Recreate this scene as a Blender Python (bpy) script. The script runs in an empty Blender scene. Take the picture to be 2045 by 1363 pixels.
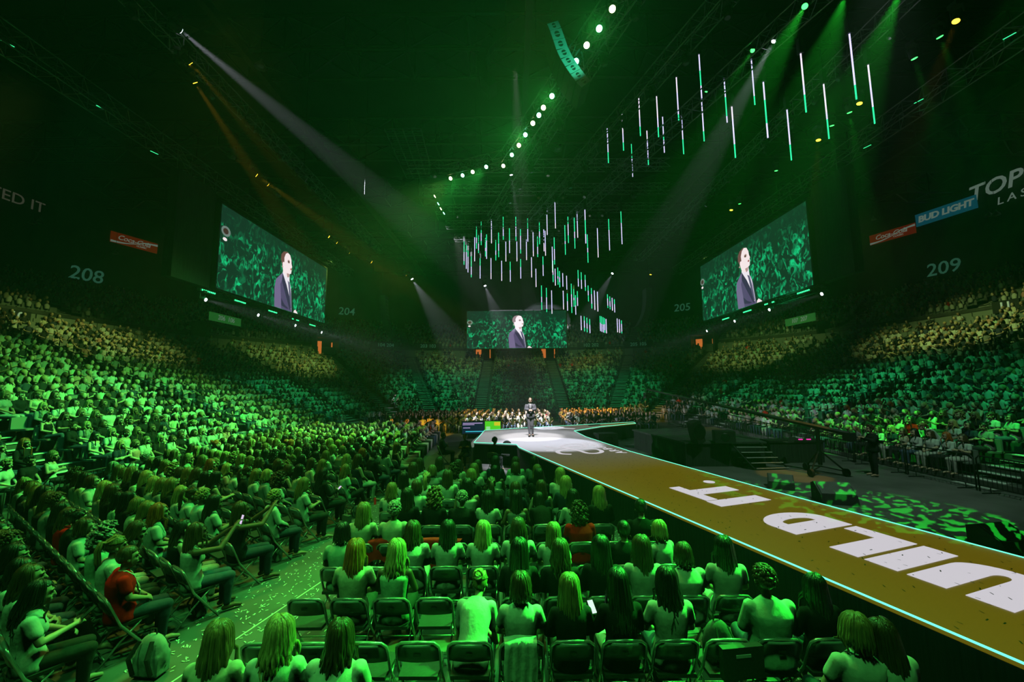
import bpy, bmesh, math, random
import numpy as np
from mathutils import Vector, Matrix, Euler

rnd = random.Random(7)
S = bpy.context.scene
COL = S.collection
R = math.radians

# ------------------------------------------------------------------ camera, world, exposure
FOC = 800.0
CAM_Z = 3.45
PITCH, ROLL = R(6.2), R(-0.5)
cam_data = bpy.data.cameras.new('camera')
cam_data.sensor_width = 36.0
cam_data.lens = FOC / 2045 * 36
cam_data.clip_end = 300
cam = bpy.data.objects.new('camera', cam_data)
COL.objects.link(cam)
CM = Matrix.Rotation(math.pi/2 + PITCH, 3, 'X') @ Matrix.Rotation(ROLL, 3, 'Z')
cam.matrix_world = Matrix.Translation((0, 0, CAM_Z)) @ CM.to_4x4()
S.camera = cam

S.view_settings.view_transform = 'Standard'
S.view_settings.look = 'None'
S.view_settings.exposure = 0.0
S.view_settings.gamma = 1.0
S.view_settings.use_curve_mapping = False
S.cycles.max_bounces = 1
S.cycles.diffuse_bounces = 0
S.cycles.glossy_bounces = 1
S.cycles.transmission_bounces = 2
S.cycles.volume_bounces = 0
S.cycles.use_adaptive_sampling = True
S.cycles.adaptive_threshold = 0.04
S.cycles.adaptive_min_samples = 20
S.cycles.transparent_max_bounces = 4
S.cycles.sample_clamp_indirect = 3.0
S.cycles.caustics_reflective = False
S.cycles.caustics_refractive = False

HAZE = 0.0010
world = bpy.data.worlds.new('world')
S.world = world
world.use_nodes = True
wn = world.node_tree
for n in list(wn.nodes): wn.nodes.remove(n)
wo = wn.nodes.new('ShaderNodeOutputWorld')
bg = wn.nodes.new('ShaderNodeBackground')
bg.inputs[0].default_value = (0.0, 0.004, 0.002, 1)
bg.inputs[1].default_value = 1.0
vs = wn.nodes.new('ShaderNodeVolumeScatter')
vs.inputs['Color'].default_value = (1, 1, 1, 1)
vs.inputs['Density'].default_value = HAZE
vs.inputs['Anisotropy'].default_value = 0.25
world.cycles.volume_sampling = 'EQUIANGULAR'
world.cycles.homogeneous_volume = True
wn.links.new(bg.outputs[0], wo.inputs['Surface'])
wn.links.new(vs.outputs[0], wo.inputs['Volume'])

# pixel of the photograph -> point of the arena on a plane of known place
def ray(px, py):
    return CM @ Vector(((px-1022.5)/FOC, -(py-681.5)/FOC, -1))
CO = Vector((0, 0, CAM_Z))
def atz(px, py, z):
    d = ray(px, py); return CO + d*((z-CAM_Z)/d.z)
def atx(px, py, x):
    d = ray(px, py); return CO + d*(x/d.x)
def aty(px, py, y):
    d = ray(px, py); return CO + d*(y/d.y)

# stage lights that wash the arena and one added fill: (name, from, to, colour, watts, cone, blend, radius)
GREEN = (0.03, 1.0, 0.30)
LIME = (0.30, 1.0, 0.10)
WARM = (1.0, 0.86, 0.42)
AMBER = (1.0, 0.55, 0.03)
WHITE = (0.85, 0.86, 1.0)
WASH = [
    ('wash_floor_centre', (-0.5, 1.0, 15.5), (0.2, 6.8, 0), (0.11, 1.0, 0.15), 2700, 52, .8, .9),
    ('wash_floor_aisle', (-7.5, 1.5, 15.5), (-5, 7.5, 0), (0.11, 1.0, 0.15), 2700, 52, .8, .9),
    ('wash_hair_side', (-8, 11, 15), (-6.5, 8, 1), (0.74, 1.0, 0.10), 1900, 44, .8, .9),
    ('wash_hair_centre', (1, 11, 15.5), (-0.3, 6, 1), (0.62, 1.0, 0.10), 1400, 42, .8, .9),
    ('wash_floor_deep', (-6.5, 16, 15), (-6.5, 17, 0), (0.60, 1.0, 0.12), 1500, 50, .8, .9),
    ('wash_stand_low_a', (-13, 12, 13), (-17.2, 13, 1.2), GREEN, 1500, 58, .8, .9),
    ('wash_stand_low_b', (-13, 21, 13), (-17.2, 22, 1.2), GREEN, 2400, 58, .8, .9),
    ('wash_stand_low_c', (-12, 30, 13), (-17.2, 32, 1.6), GREEN, 2400, 60, .8, .9),
    ('wash_stand_high_a', (-18, 14, 15), (-28.5, 15, 6.2), (0.62, 1.0, 0.20), 4400, 52, .8, .9),
    ('wash_stand_high_b', (-18, 25, 14.9), (-28.5, 27, 6.2), (0.62, 1.0, 0.20), 4200, 52, .8, .9),
    ('wash_stand_high_c', (-16, 36, 15), (-24, 42, 6.2), (0.58, 1.0, 0.18), 3000, 54, .8, .9),
    ('wash_side_floor', (10, 9, 15), (11, 17, 0), (0.6, 1.0, 0.72), 2400, 62, .8, .2),  # added fill without a fixture, lifts the dark platform and side floor
    ('wash_stand_low_d', (15, 13, 14), (20.5, 14, 3.0), GREEN, 2600, 54, .8, .9),
    ('wash_stand_low_e', (15.5, 25, 9.5), (20.5, 23.5, 2.6), GREEN, 1900, 76, .8, .9),
    ('wash_stand_low_f', (14, 31, 14), (20.5, 33, 3.0), GREEN, 2600, 54, .8, .9),
    ('wash_stand_high_d', (20, 15, 15), (31, 16, 7.0), (0.66, 1.0, 0.24), 4200, 58, .8, .9),
    ('wash_stand_high_e', (20, 25, 15), (31, 27, 7.0), (0.66, 1.0, 0.24), 3800, 56, .8, .9),
    ('wash_stand_high_f', (18, 36, 15), (26, 43, 7.0), (0.6, 1.0, 0.22), 2600, 58, .8, .9),
    ('wash_end_low', (-6, 36, 14), (-7, 44, 2.0), GREEN, 3400, 66, .8, .9),
    ('wash_end_low_b', (8, 36, 14), (9, 44, 2.0), GREEN, 3400, 66, .8, .9),
    ('wash_end_high', (-5, 44, 14.5), (-6, 55, 6.5), (0.40, 1.0, 0.18), 1100, 70, .8, .9),
    ('wash_end_high_b', (7, 44, 14.5), (8, 55, 6.5), (0.40, 1.0, 0.18), 1100, 70, .8, .9),
    ('wash_end_floor', (0, 25, 15), (0, 31.5, 0.5), (0.72, 1.0, 0.14), 3000, 44, .8, .9),
]
STAGE_SPOTS = [
    ('follow_spot', (-4.0, 27, 14), (1.0, 20.0, .9), (1.0, 0.95, 0.97), 6500, 26, .5, .1),
    ('follow_spot', (0.2, 13.5, 15), (0.9, 19.9, 1.2), (1.0, 0.95, 0.95), 20000, 13, .5, .1),
]
def spot(name, a, b, col, watts, cone, blend, rad, gobo=None):
    l = bpy.data.lights.new(name, 'SPOT')
    l.color = col; l.energy = watts; l.spot_size = R(cone); l.spot_blend = blend; l.shadow_soft_size = rad
    o = bpy.data.objects.new(name, l)
    o.location = a
    o.rotation_euler = (Vector(b)-Vector(a)).to_track_quat('-Z', 'Y').to_euler()
    COL.objects.link(o)
    if gobo:
        l.use_nodes = True
        nt = l.node_tree
        em = next(n for n in nt.nodes if n.type == 'EMISSION')
        tc = nt.nodes.new('ShaderNodeTexCoord')
        mp = nt.nodes.new('ShaderNodeMapping'); mp.inputs['Scale'].default_value = (gobo, gobo*1.6, gobo)
        no = nt.nodes.new('ShaderNodeTexNoise'); no.inputs['Scale'].default_value = 1.0; no.inputs['Detail'].default_value = 2
        ra = nt.nodes.new('ShaderNodeValToRGB')
        ra.color_ramp.elements[0].position = .54; ra.color_ramp.elements[1].position = .565
        nt.links.new(tc.outputs['Normal'], mp.inputs[0]); nt.links.new(mp.outputs[0], no.inputs[0])
        nt.links.new(no.outputs[0], ra.inputs[0]); nt.links.new(ra.outputs[0], em.inputs['Strength'])
    return o
for w in WASH + STAGE_SPOTS: spot(*w)
spot('gobo_light', (12, 6, 15), (8.6, 10.0, 0), (0.02, 1, 0.05), 30000, 30, .3, .01, gobo=48)
spot('gobo_light', (-2, 26, 15), (9.5, 20, 1), (0.02, 1, 0.08), 3500, 22, .3, .01, gobo=50)

# ------------------------------------------------------------------ helpers
def tag(o, label=None, cat=None, group=None, kind=None):
    if label: o['label'] = label
    if cat: o['category'] = cat
    if group: o['group'] = group
    if kind: o['kind'] = kind
    return o

class MB:
    def __init__(s): s.v = []; s.f = []; s.m = []; s.cur = 0
    def add(s, vs, fs):
        b = len(s.v); s.v += [tuple(v) for v in vs]; s.f += [tuple(i+b for i in f) for f in fs]; s.m += [s.cur]*len(fs)
        return s
    def box(s, c, size, rot=None):
        hx, hy, hz = [k/2 for k in size]
        vs = [Vector((x, y, z)) for x in (-hx, hx) for y in (-hy, hy) for z in (-hz, hz)]
        if rot is not None: vs = [rot @ v for v in vs]
        c = Vector(c)
        return s.add([v+c for v in vs], [(0,1,3,2),(4,6,7,5),(0,4,5,1),(2,3,7,6),(0,2,6,4),(1,5,7,3)])
    def tube(s, pts, r, n=6, cap=True, flat=1.0):
        pts = [Vector(p) for p in pts]
        if not isinstance(r, (list, tuple)): r = [r]*len(pts)
        rings = []
        up = None
        for i, p in enumerate(pts):
            t = (pts[min(i+1, len(pts)-1)] - pts[max(i-1, 0)])
            if t.length < 1e-9: t = Vector((0, 0, 1))
            t.normalize()
            if up is None:
                up = t.orthogonal().normalized()
            up = (up - t*up.dot(t))
            if up.length < 1e-6: up = t.orthogonal()
            up.normalize()
            sd = t.cross(up)
            rings.append([p + (up*math.cos(2*math.pi*k/n) + sd*math.sin(2*math.pi*k/n)*flat)*r[i] for k in range(n)])
        vs = [v for g in rings for v in g]
        fs = [(i*n+k, i*n+(k+1) % n, (i+1)*n+(k+1) % n, (i+1)*n+k) for i in range(len(rings)-1) for k in range(n)]
        if cap:
            fs.append(tuple(reversed(range(n)))); fs.append(tuple((len(rings)-1)*n+k for k in range(n)))
        return s.add(vs, fs)
    def cyl(s, a, b, r, n=10, r2=None):
        return s.tube([a, b], [r, r if r2 is None else r2], n)
    def ell(s, c, rad, nu=12, nv=8, rot=None):
        c = Vector(c); vs = [(0, 0, 1)]
        for j in range(1, nv):
            t = math.pi*j/nv
            for i in range(nu):
                a = 2*math.pi*i/nu
                vs.append((math.sin(t)*math.cos(a), math.sin(t)*math.sin(a), math.cos(t)))
        vs.append((0, 0, -1))
        fs = [(0, 1+i, 1+(i+1) % nu) for i in range(nu)]
        for j in range(nv-2):
            for i in range(nu):
                a = 1+j*nu+i; b = 1+j*nu+(i+1) % nu
                fs.append((a, a+nu, b+nu, b))
        last = len(vs)-1; o = 1+(nv-2)*nu
        fs += [(last, o+(i+1) % nu, o+i) for i in range(nu)]
        out = []
        for v in vs:
            w = Vector((v[0]*rad[0], v[1]*rad[1], v[2]*rad[2]))
            if rot is not None: w = rot @ w
            out.append(w+c)
        return s.add(out, fs)
    def cap2(s, a, ra, b, rb, n=12):
        a = Vector(a); b = Vector(b); t = (b-a)
        L = t.length
        if L < 1e-6: return s.ell(a, (ra, ra, ra))
        t.normalize()
        pts, rs = [], []
        for k in range(4):
            ang = math.pi/2*(1-k/4)
            pts.append(a - t*ra*math.sin(ang)); rs.append(max(ra*math.cos(ang), ra*.05))
        for k in range(4):
            ang = math.pi/2*(k/4)
            pts.append(b + t*rb*math.sin(ang)); rs.append(rb*math.cos(ang))
        pts.append(b+t*rb); rs.append(rb*.05)
        return s.tube(pts, rs, n)
    def poly(s, pts, z0, z1):
        n = len(pts)
        area = sum(pts[i][0]*pts[(i+1) % n][1]-pts[(i+1) % n][0]*pts[i][1] for i in range(n))
        if area < 0: pts = list(reversed(pts))
        vs = [(p[0], p[1], z0) for p in pts]+[(p[0], p[1], z1) for p in pts]
        fs = [tuple(reversed(range(n))), tuple(range(n, 2*n))]+[(i, (i+1) % n, n+(i+1) % n, n+i) for i in range(n)]
        return s.add(vs, fs)
    def xf(s, m):
        s.v = [tuple(m @ Vector(v)) for v in s.v]; return s
    def mesh(s, name, mats, smooth=False):
        me = bpy.data.meshes.new(name)
        me.from_pydata(s.v, [], s.f)
        if not isinstance(mats, (list, tuple)): mats = [mats]
        for m in mats: me.materials.append(m)
        if len(mats) > 1: me.polygons.foreach_set('material_index', s.m)
        if smooth: me.polygons.foreach_set('use_smooth', [True]*len(me.polygons))
        me.update()
        return me
    def build(s, name, mats, parent=None, smooth=False, loc=None):
        return put(name, s.mesh(name, mats, smooth), parent, loc)

def put(name, me, parent=None, loc=None, rz=0.0):
    o = bpy.data.objects.new(name, me)
    COL.objects.link(o)
    if parent: o.parent = parent
    if loc is not None: o.location = loc
    if rz: o.rotation_euler = (0, 0, rz)
    return o
def empty(name, loc=(0, 0, 0), rz=0.0):
    o = bpy.data.objects.new(name, None); COL.objects.link(o); o.location = loc; o.rotation_euler = (0, 0, rz)
    o.empty_display_size = .1
    return o

def mat(name, col=(.5, .5, .5), rough=.6, metal=0.0, emit=None, estr=1.0, objcol=False, noise=None, bump=0.0, spec=.5, attr=None, sheen=0.0):
    m = bpy.data.materials.new(name); m.use_nodes = True
    nt = m.node_tree; p = nt.nodes['Principled BSDF']
    p.inputs['Base Color'].default_value = (*col, 1); p.inputs['Roughness'].default_value = rough; p.inputs['Metallic'].default_value = metal
    p.inputs['Specular IOR Level'].default_value = spec
    src = None
    if objcol:
        oi = nt.nodes.new('ShaderNodeObjectInfo'); src = oi.outputs['Color']
    if attr:
        at = nt.nodes.new('ShaderNodeAttribute'); at.attribute_name = attr; src = at.outputs['Color']
    if noise:   # (scale xyz, low, high)
        tc = nt.nodes.new('ShaderNodeTexCoord'); mp = nt.nodes.new('ShaderNodeMapping'); mp.inputs['Scale'].default_value = noise[0]
        no = nt.nodes.new('ShaderNodeTexNoise'); no.inputs['Scale'].default_value = 1.0; no.inputs['Detail'].default_value = 4
        nt.links.new(tc.outputs['Object'], mp.inputs[0]); nt.links.new(mp.outputs[0], no.inputs[0])
        mr = nt.nodes.new('ShaderNodeMapRange'); mr.inputs[1].default_value = .3; mr.inputs[2].default_value = .7; mr.inputs[3].default_value = noise[1]; mr.inputs[4].default_value = noise[2]
        nt.links.new(no.outputs[0], mr.inputs[0])
        mx = nt.nodes.new('ShaderNodeMix'); mx.data_type = 'RGBA'; mx.blend_type = 'MULTIPLY'; mx.inputs[0].default_value = 1
        if src is not None: nt.links.new(src, mx.inputs[6])
        else: mx.inputs[6].default_value = (*col, 1)
        nt.links.new(mr.outputs[0], mx.inputs[7]); src = mx.outputs[2]
        if bump:
            b = nt.nodes.new('ShaderNodeBump'); b.inputs['Strength'].default_value = bump; b.inputs['Distance'].default_value = .02
            nt.links.new(no.outputs[0], b.inputs['Height']); nt.links.new(b.outputs[0], p.inputs['Normal'])
    if src is not None: nt.links.new(src, p.inputs['Base Color'])
    if emit:
        p.inputs['Emission Color'].default_value = (*emit, 1); p.inputs['Emission Strength'].default_value = estr
        m.cycles.emission_sampling = 'NONE'
    return m

M = {}
M['skin'] = mat('skin', objcol=True, rough=.5, noise=((9, 9, 9), .85, 1.1))
M['hair'] = mat('hair', objcol=True, rough=.38, noise=((55, 55, 7), .45, 1.45), bump=.5)
M['cloth'] = mat('cloth', objcol=True, rough=.9, spec=.15, noise=((11, 11, 8), .82, 1.08), bump=.45)
M['denim'] = mat('denim', objcol=True, rough=.85, noise=((14, 14, 10), .8, 1.1), bump=.4)
M['feature'] = mat('feature', (.04, .02, .02), .4)
M['black'] = mat('black', (.012, .013, .013), .6)
M['black_gloss'] = mat('black_gloss', (.01, .01, .011), .25)
M['drape'] = mat('drape', (.02, .02, .022), .9, noise=((30, 30, 1), .5, 1.3), bump=.6)
M['steel'] = mat('steel', (.5, .5, .5), .35, .9)
M['dark_steel'] = mat('dark_steel', (.03, .03, .03), .4, .6)
M['alu'] = mat('alu', (.22, .22, .22), .4, .7)
M['chair_frame'] = mat('chair_frame', (.42, .44, .45), .25, .6)
M['chair_panel'] = mat('chair_panel', (.34, .38, .40), .32, .1)
M['chair_pad'] = mat('chair_pad', (.03, .032, .03), .7, noise=((40, 40, 40), .7, 1.2))
M['concrete'] = mat('concrete', (.15, .15, .145), .55, noise=((.9, .9, .9), .65, 1.15))
M['terrace'] = mat('terrace', (.085, .085, .08), .8, noise=((1.5, 1.5, 1.5), .7, 1.2))
M['wall'] = mat('wall', (.035, .04, .04), .85, noise=((.5, .5, .5), .7, 1.2))
M['roof'] = mat('roof', (.018, .02, .019), .9, noise=((.3, .3, .3), .5, 1.3))
M['nosing'] = mat('nosing', (.8, .8, .76), .7)
M['seatback'] = mat('seatback', (.22, .24, .22), .6)
M['crowd'] = mat('crowd', rough=.8, attr='tint')
M['white'] = mat('white', (.8, .8, .8), .6)
M['tape'] = mat('tape', (.75, .75, .7), .6)
M['confetti'] = mat('confetti', (.75, .78, .75), .6)
M['paper'] = mat('paper', (.8, .8, .8), .7)
def emis(name, col, s): 
    return mat(name, (0.01, .01, .01), .5, emit=col, estr=s)
M['tube_white'] = emis('tube_white', (.62, .58, 1.0), 1.5)
M['tube_green'] = emis('tube_green', (.03, .95, .38), 1.2)
M['tube_warm'] = emis('tube_warm', (.9, .75, 1.0), 1.3)
M['edge_glow'] = emis('edge_glow', (.14, 1.0, .62), 1.6)
M['lens_white'] = emis('lens_white', (.85, .85, 1.0), 9)
M['lens_amber'] = emis('lens_amber', (1.0, .55, .03), 5)
M['lens_green'] = emis('lens_green', (.05, 1, .12), 4)
M['lens_par_green'] = emis('lens_par_green', (.25, 1, .6), 14)
M['lens_par_warm'] = emis('lens_par_warm', (1, .95, .45), 14)
M['led_dot'] = emis('led_dot', (.04, 1, .3), 2.2)
M['letter'] = emis('letter', (.60, .57, .62), 1.0)
M['phone_lit'] = emis('phone_lit', (.75, .6, .85), 1.0)
M['portal_orange_glow'] = mat('portal_orange_glow', (.9, .3, .07), .6, emit=(1, .25, .05), estr=.5)  # orange light of the doorway put into the door panel as colour and glow
M['step_light'] = emis('step_light', (1, .75, .55), .8)

def objcol(o, c): o.color = (*c, 1)

# ------------------------------------------------------------------ floor, bowl, walls, roof
CX, HALF, FAR, R0 = 1.0, 14.3, 40.0, 9.0
NEAR_Y = -6.0
XL, XR = CX-HALF, CX+HALF
def bowl_path(d, step):
    """points and outward normals along one row of the bowl, d metres behind the rail"""
    out = []
    n = max(2, int((FAR-R0-NEAR_Y)/step))
    for i in range(n): out.append(((XL-d, NEAR_Y+(FAR-R0-NEAR_Y)*i/n), (-1, 0)))
    arc = math.pi/2*(R0+d); n = max(3, int(arc/step))
    for i in range(n):
        a = math.pi - math.pi/2*i/n
        out.append(((XL+R0+(R0+d)*math.cos(a), FAR-R0+(R0+d)*math.sin(a)), (math.cos(a), math.sin(a))))
    L = 2*(HALF-R0); n = max(2, int(L/step))
    for i in range(n): out.append(((XL+R0+L*i/n, FAR+d), (0, 1)))
    n = max(3, int(arc/step))
    for i in range(n):
        a = math.pi/2 - math.pi/2*i/n
        out.append(((XR-R0+(R0+d)*math.cos(a), FAR-R0+(R0+d)*math.sin(a)), (math.cos(a), math.sin(a))))
    n = max(2, int((FAR-R0-NEAR_Y)/step))
    for i in range(n+1): out.append(((XR+d, FAR-R0-(FAR-R0-NEAR_Y)*i/n), (1, 0)))
    return out
ROWS_LOW = [(0.5+.87*k, .2+.35*k) for k in range(21)]
ROWS_UP = [(20.6+.85*k, 8.6+.385*k) for k in range(12)]
D_TOP = 31.3

m = MB(); m.box((1, 30, -.15), (96, 92, .3)); tag(m.build('floor', M['concrete']), kind='structure')

def sweep(name, profile, material):
    """profile: list of (d, z) swept along the bowl"""
    N = 90
    paths = []
    base = bowl_path(0, 1.4)
    m = MB(); vs = []; n = len(base)
    for d, z in profile:
        for (p, q) in base:
            vs.append((p[0]+q[0]*d, p[1]+q[1]*d, z))
    fs = [(j*n+i, j*n+i+1, (j+1)*n+i+1, (j+1)*n+i) for j in range(len(profile)-1) for i in range(n-1)]
    m.add(vs, fs)
    return m.build(name, material)
prof = [(0, 0), (0, .2)]
for k, (d, z) in enumerate(ROWS_LOW):
    prof += [(d-.43, z), (d+.44, z)]
prof += [(18.35, 7.25), (18.35, 7.45), (20.15, 7.45), (20.15, 8.7)]
for k, (d, z) in enumerate(ROWS_UP):
    prof += [(d-.43, z), (d+.42, z)]
prof += [(D_TOP, ROWS_UP[-1][1])]
terr = sweep('floor_terraces', prof, M['terrace']); tag(terr, kind='structure')
tag(sweep('wall_bowl', [(D_TOP, 13.0), (D_TOP+.01, 25.5)], M['wall']), kind='structure')

m = MB(); m.box((1, 33, 25.9), (98, 92, .5)); tag(m.build('ceiling', M['roof']), kind='structure')
m = MB(); m.box((1, -9, 13), (98, .4, 26)); tag(m.build('wall_near', M['wall']), kind='structure')
m = MB(); m.box((-31, -7.5, 6.8), (36, .3, 14)); tag(m.build('wall_near_stand', M['wall']), kind='structure')

# roof steel
def truss(name, a, b, size, r, mats, label, cat='truss', tri=False, bays=None, kind=None):
    a, b = Vector(a), Vector(b); t = (b-a); L = t.length; t.normalize()
    side = t.cross(Vector((0, 0, 1))).normalized(); up = side.cross(t)
    e = empty(name, a)
    tag(e, label, cat, kind=kind)
    offs = [side*size/2+up*size/2, -side*size/2+up*size/2, -side*size/2-up*size/2, side*size/2-up*size/2]
    for o_ in offs:
        MB().tube([o_, o_+t*L], r, 5).build('chord', mats, e)
    n = bays or max(3, int(L/(size*1.2)))
    m = MB()
    for i in range(n):
        p, q = t*L*i/n, t*L*(i+1)/n
        for k in range(4):
            A, B = offs[k], offs[(k+1) % 4]
            m.tube([A+p, B+q] if i % 2 else [B+p, A+q], r*.55, 4, cap=False)
            m.tube([A+p, B+p], r*.55, 4, cap=False)
    o = m.build('bracing', mats, e); o['kind'] = 'stuff'
    return e
for k, y in enumerate(range(4, 70, 9)):
    w = ['first', 'second', 'third', 'fourth', 'fifth', 'sixth', 'seventh', 'eighth'][k]
    truss('roof_truss', (-44, y, 23.6), (46, y, 23.6), 2.2, .11, M['dark_steel'], f'dark steel roof truss spanning the arena, {w} from the camera', bays=26)
for k, x in enumerate((-30, -15, 1, 17, 32)):
    o = MB().box((x, 33, 22.3), (.35, 74, .5)).build('roof_purlin', M['dark_steel'])
    tag(o, f"long dark steel roof beam under the trusses, {['first','second','third','fourth','fifth'][k]} counted across", 'beam', kind='structure')

# aisles: stairs up the stands
def at_bowl(kind, val, d):
    if kind == 'L': return Vector((XL-d, val, 0)), Vector((-1, 0, 0))
    if kind == 'R': return Vector((XR+d, val, 0)), Vector((1, 0, 0))
    if kind == 'E': return Vector((val, FAR+d, 0)), Vector((0, 1, 0))
    a = R(val); n = Vector((math.cos(a), math.sin(a), 0))
    c = Vector((XL+R0, FAR-R0, 0)) if val > 90 else Vector((XR-R0, FAR-R0, 0))
    return c+n*(R0+d), n
AISLES = [('L', 4.5), ('L', 13.5), ('L', 22.5), ('L', 30.5), ('C', 160), ('C', 135), ('C', 112), ('E', -3.4), ('E', 5.4), ('C', 68), ('C', 45), ('C', 20), ('R', 30.5), ('R', 22.5), ('R', 13.5), ('R', 4.5)]
ordn = ['zeroth', 'first', 'second', 'third', 'fourth', 'fifth', 'sixth', 'seventh', 'eighth', 'ninth', 'tenth', 'eleventh', 'twelfth', 'thirteenth', 'fourteenth', 'fifteenth', 'sixteenth', 'seventeenth', 'eighteenth', 'nineteenth', 'twentieth']
def card(n):
    ones = 'zero one two three four five six seven eight nine ten eleven twelve thirteen fourteen fifteen sixteen seventeen eighteen nineteen'.split()
    tens = ['', '', 'twenty', 'thirty', 'forty', 'fifty', 'sixty', 'seventy', 'eighty', 'ninety']
    return ones[n] if n < 20 else tens[n//10]+('-'+ones[n % 10] if n % 10 else '')
for k, (kd, val) in enumerate(AISLES):
    p0, n = at_bowl(kd, val, 0); sd = n.cross(Vector((0, 0, 1)))
    rot = Matrix((sd, n, Vector((0, 0, 1)))).transposed()
    e = empty('aisle_stairs', p0); tag(e, f'concrete aisle stairs with pale nosings, {card(k+1)} in order around the bowl from sign 10', 'stairs', kind='structure')
    m = MB(); q = MB()
    for rows in (ROWS_LOW, ROWS_UP):
        for j, (d, z) in enumerate(rows):
            rise = .35 if rows is ROWS_LOW else .42
            for h in (0, 1):
                zz = z - rise*(.5 if h == 0 else 0) if j or h else z
                dd = d-.43+(.0 if h else -.43)
                m.box(n*(dd+.3)+Vector((0, 0, z-rise/2*(1-h)-.04)), (1.15, .5, .1), rot)
                q.box(n*(dd+.05)+Vector((0, 0, z-rise/2*(1-h)+.015)), (1.15, .16, .03), rot)
    m.build('treads', M['terrace'], e)['kind'] = 'stuff'
    q.build('nosings', M['nosing'], e)['kind'] = 'stuff'
    if kd in 'LRC' and k % 2 == 0:
        pts = [n*d+Vector((0, 0, z+.85)) for d, z in ROWS_LOW[1:18]]
        MB().tube(pts, .025, 5).build('handrail', M['dark_steel'], e)

# ------------------------------------------------------------------ seats and the people of the stands
HAIR = {'blonde': (.46, .33, .13), 'dark blonde': (.24, .155, .06), 'brown': (.075, .038, .018), 'black': (.012, .010, .009), 'red': (.42, .10, .02), 'grey': (.34, .33, .30)}
TOPS = {'white': (.62, .62, .59), 'black': (.018, .018, .02), 'grey': (.28, .28, .28), 'cream': (.65, .58, .45), 'navy': (.03, .04, .08), 'red': (.9, .008, .006), 'pink': (.65, .3, .26), 'pale green': (.45, .65, .5)}
SKINS = [(.62, .40, .29), (.55, .34, .24), (.68, .47, .36), (.35, .19, .12), (.48, .29, .2), (.16, .08, .05)]
SKIN_W = [5, 5, 4, 2, 3, 1]
def pick(d, w): return rnd.choices(list(d), w)[0]
def rand_look(far=False):
    h = pick(['blonde', 'dark blonde', 'brown', 'black', 'red', 'grey'], [4, 5, 9, 7, .6, .8])
    t = pick(['white', 'black', 'grey', 'cream', 'navy', 'red', 'pink', 'pale green'], [8, 7, 4, 2.5, 2, .12, .4, 1.5] if far else [11, 6, 2.5, 2, 1.5, .2, .5, 1])
    s = rnd.choices(SKINS, SKIN_W)[0]
    b = rnd.choice([(.02, .02, .022), (.03, .045, .09), (.06, .09, .16), (.015, .015, .015), (.5, .48, .44)])
    return h, t, s, b

def low_person(variant, detail):
    """small seated figure, facing +y, origin at the floor under the seat; returns verts, faces, component ids (0 skin 1 hair 2 top 3 legs)"""
    m = MB(); comp = []
    def c(k):
        while len(comp) < len(m.v): comp.append(k)
    nu, nv = (8, 5) if detail > 1 else (6, 4)
    m.ell((0, .035, 1.205), (.082, .098, .125), nu, nv); c(0)
    m.ell((0, -.012, 1.235), (.106, .112, .112), nu, nv); c(1)
    if detail > 0: m.tube([(0, -.01, 1.04), (0, .01, 1.14)], [.05, .045], 5); c(0)
    if variant != 1:
        m.tube([(0, -.05, 1.24), (0, -.085, 1.1), (0, -.12, .9 if variant == 0 else 1.02)], [.09, .1, .05], 6); c(1)
    N = 8 if detail > 1 else 6
    rings = [(.47, .165, .125, -.01), (.70, .132, .10, -.03), (.93, .165, .105, -.035), (1.02, .125, .07, -.035), (1.09, .05, .045, -.02)]
    if detail == 0: rings = rings[1:]
    vs = [(rx*math.cos(2*math.pi*k/N), cy+ry*math.sin(2*math.pi*k/N), z) for z, rx, ry, cy in rings for k in range(N)]
    m.add(vs, [(j*N+k, j*N+(k+1) % N, (j+1)*N+(k+1) % N, (j+1)*N+k) for j in range(len(rings)-1) for k in range(N)]); c(2)
    if detail > 0:
        for s in (-1, 1):
            if variant == 2:
                m.tube([(s*.17, -.02, 1.02), (s*.22, .1, .8), (s*.04, .25, .95)], [.055, .045, .035], 5); c(0 if rnd.random() < .5 else 2)
            else:
                m.tube([(s*.145, -.03, .995), (s*.215, .0, .86)], [.052, .05], 5); c(2)
                m.tube([(s*.215, .0, .87), (s*.22, .04, .77), (s*.06, .25, .68)], [.04, .04, .032], 5); c(0)
            m.tube([(s*.09, .0, .5), (s*.11, .45, .5), (s*.11, .43, .06)], [.09, .075, .05], 5); c(3)
    return np.array(m.v, dtype=np.float64), m.f, np.array(comp)

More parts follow.
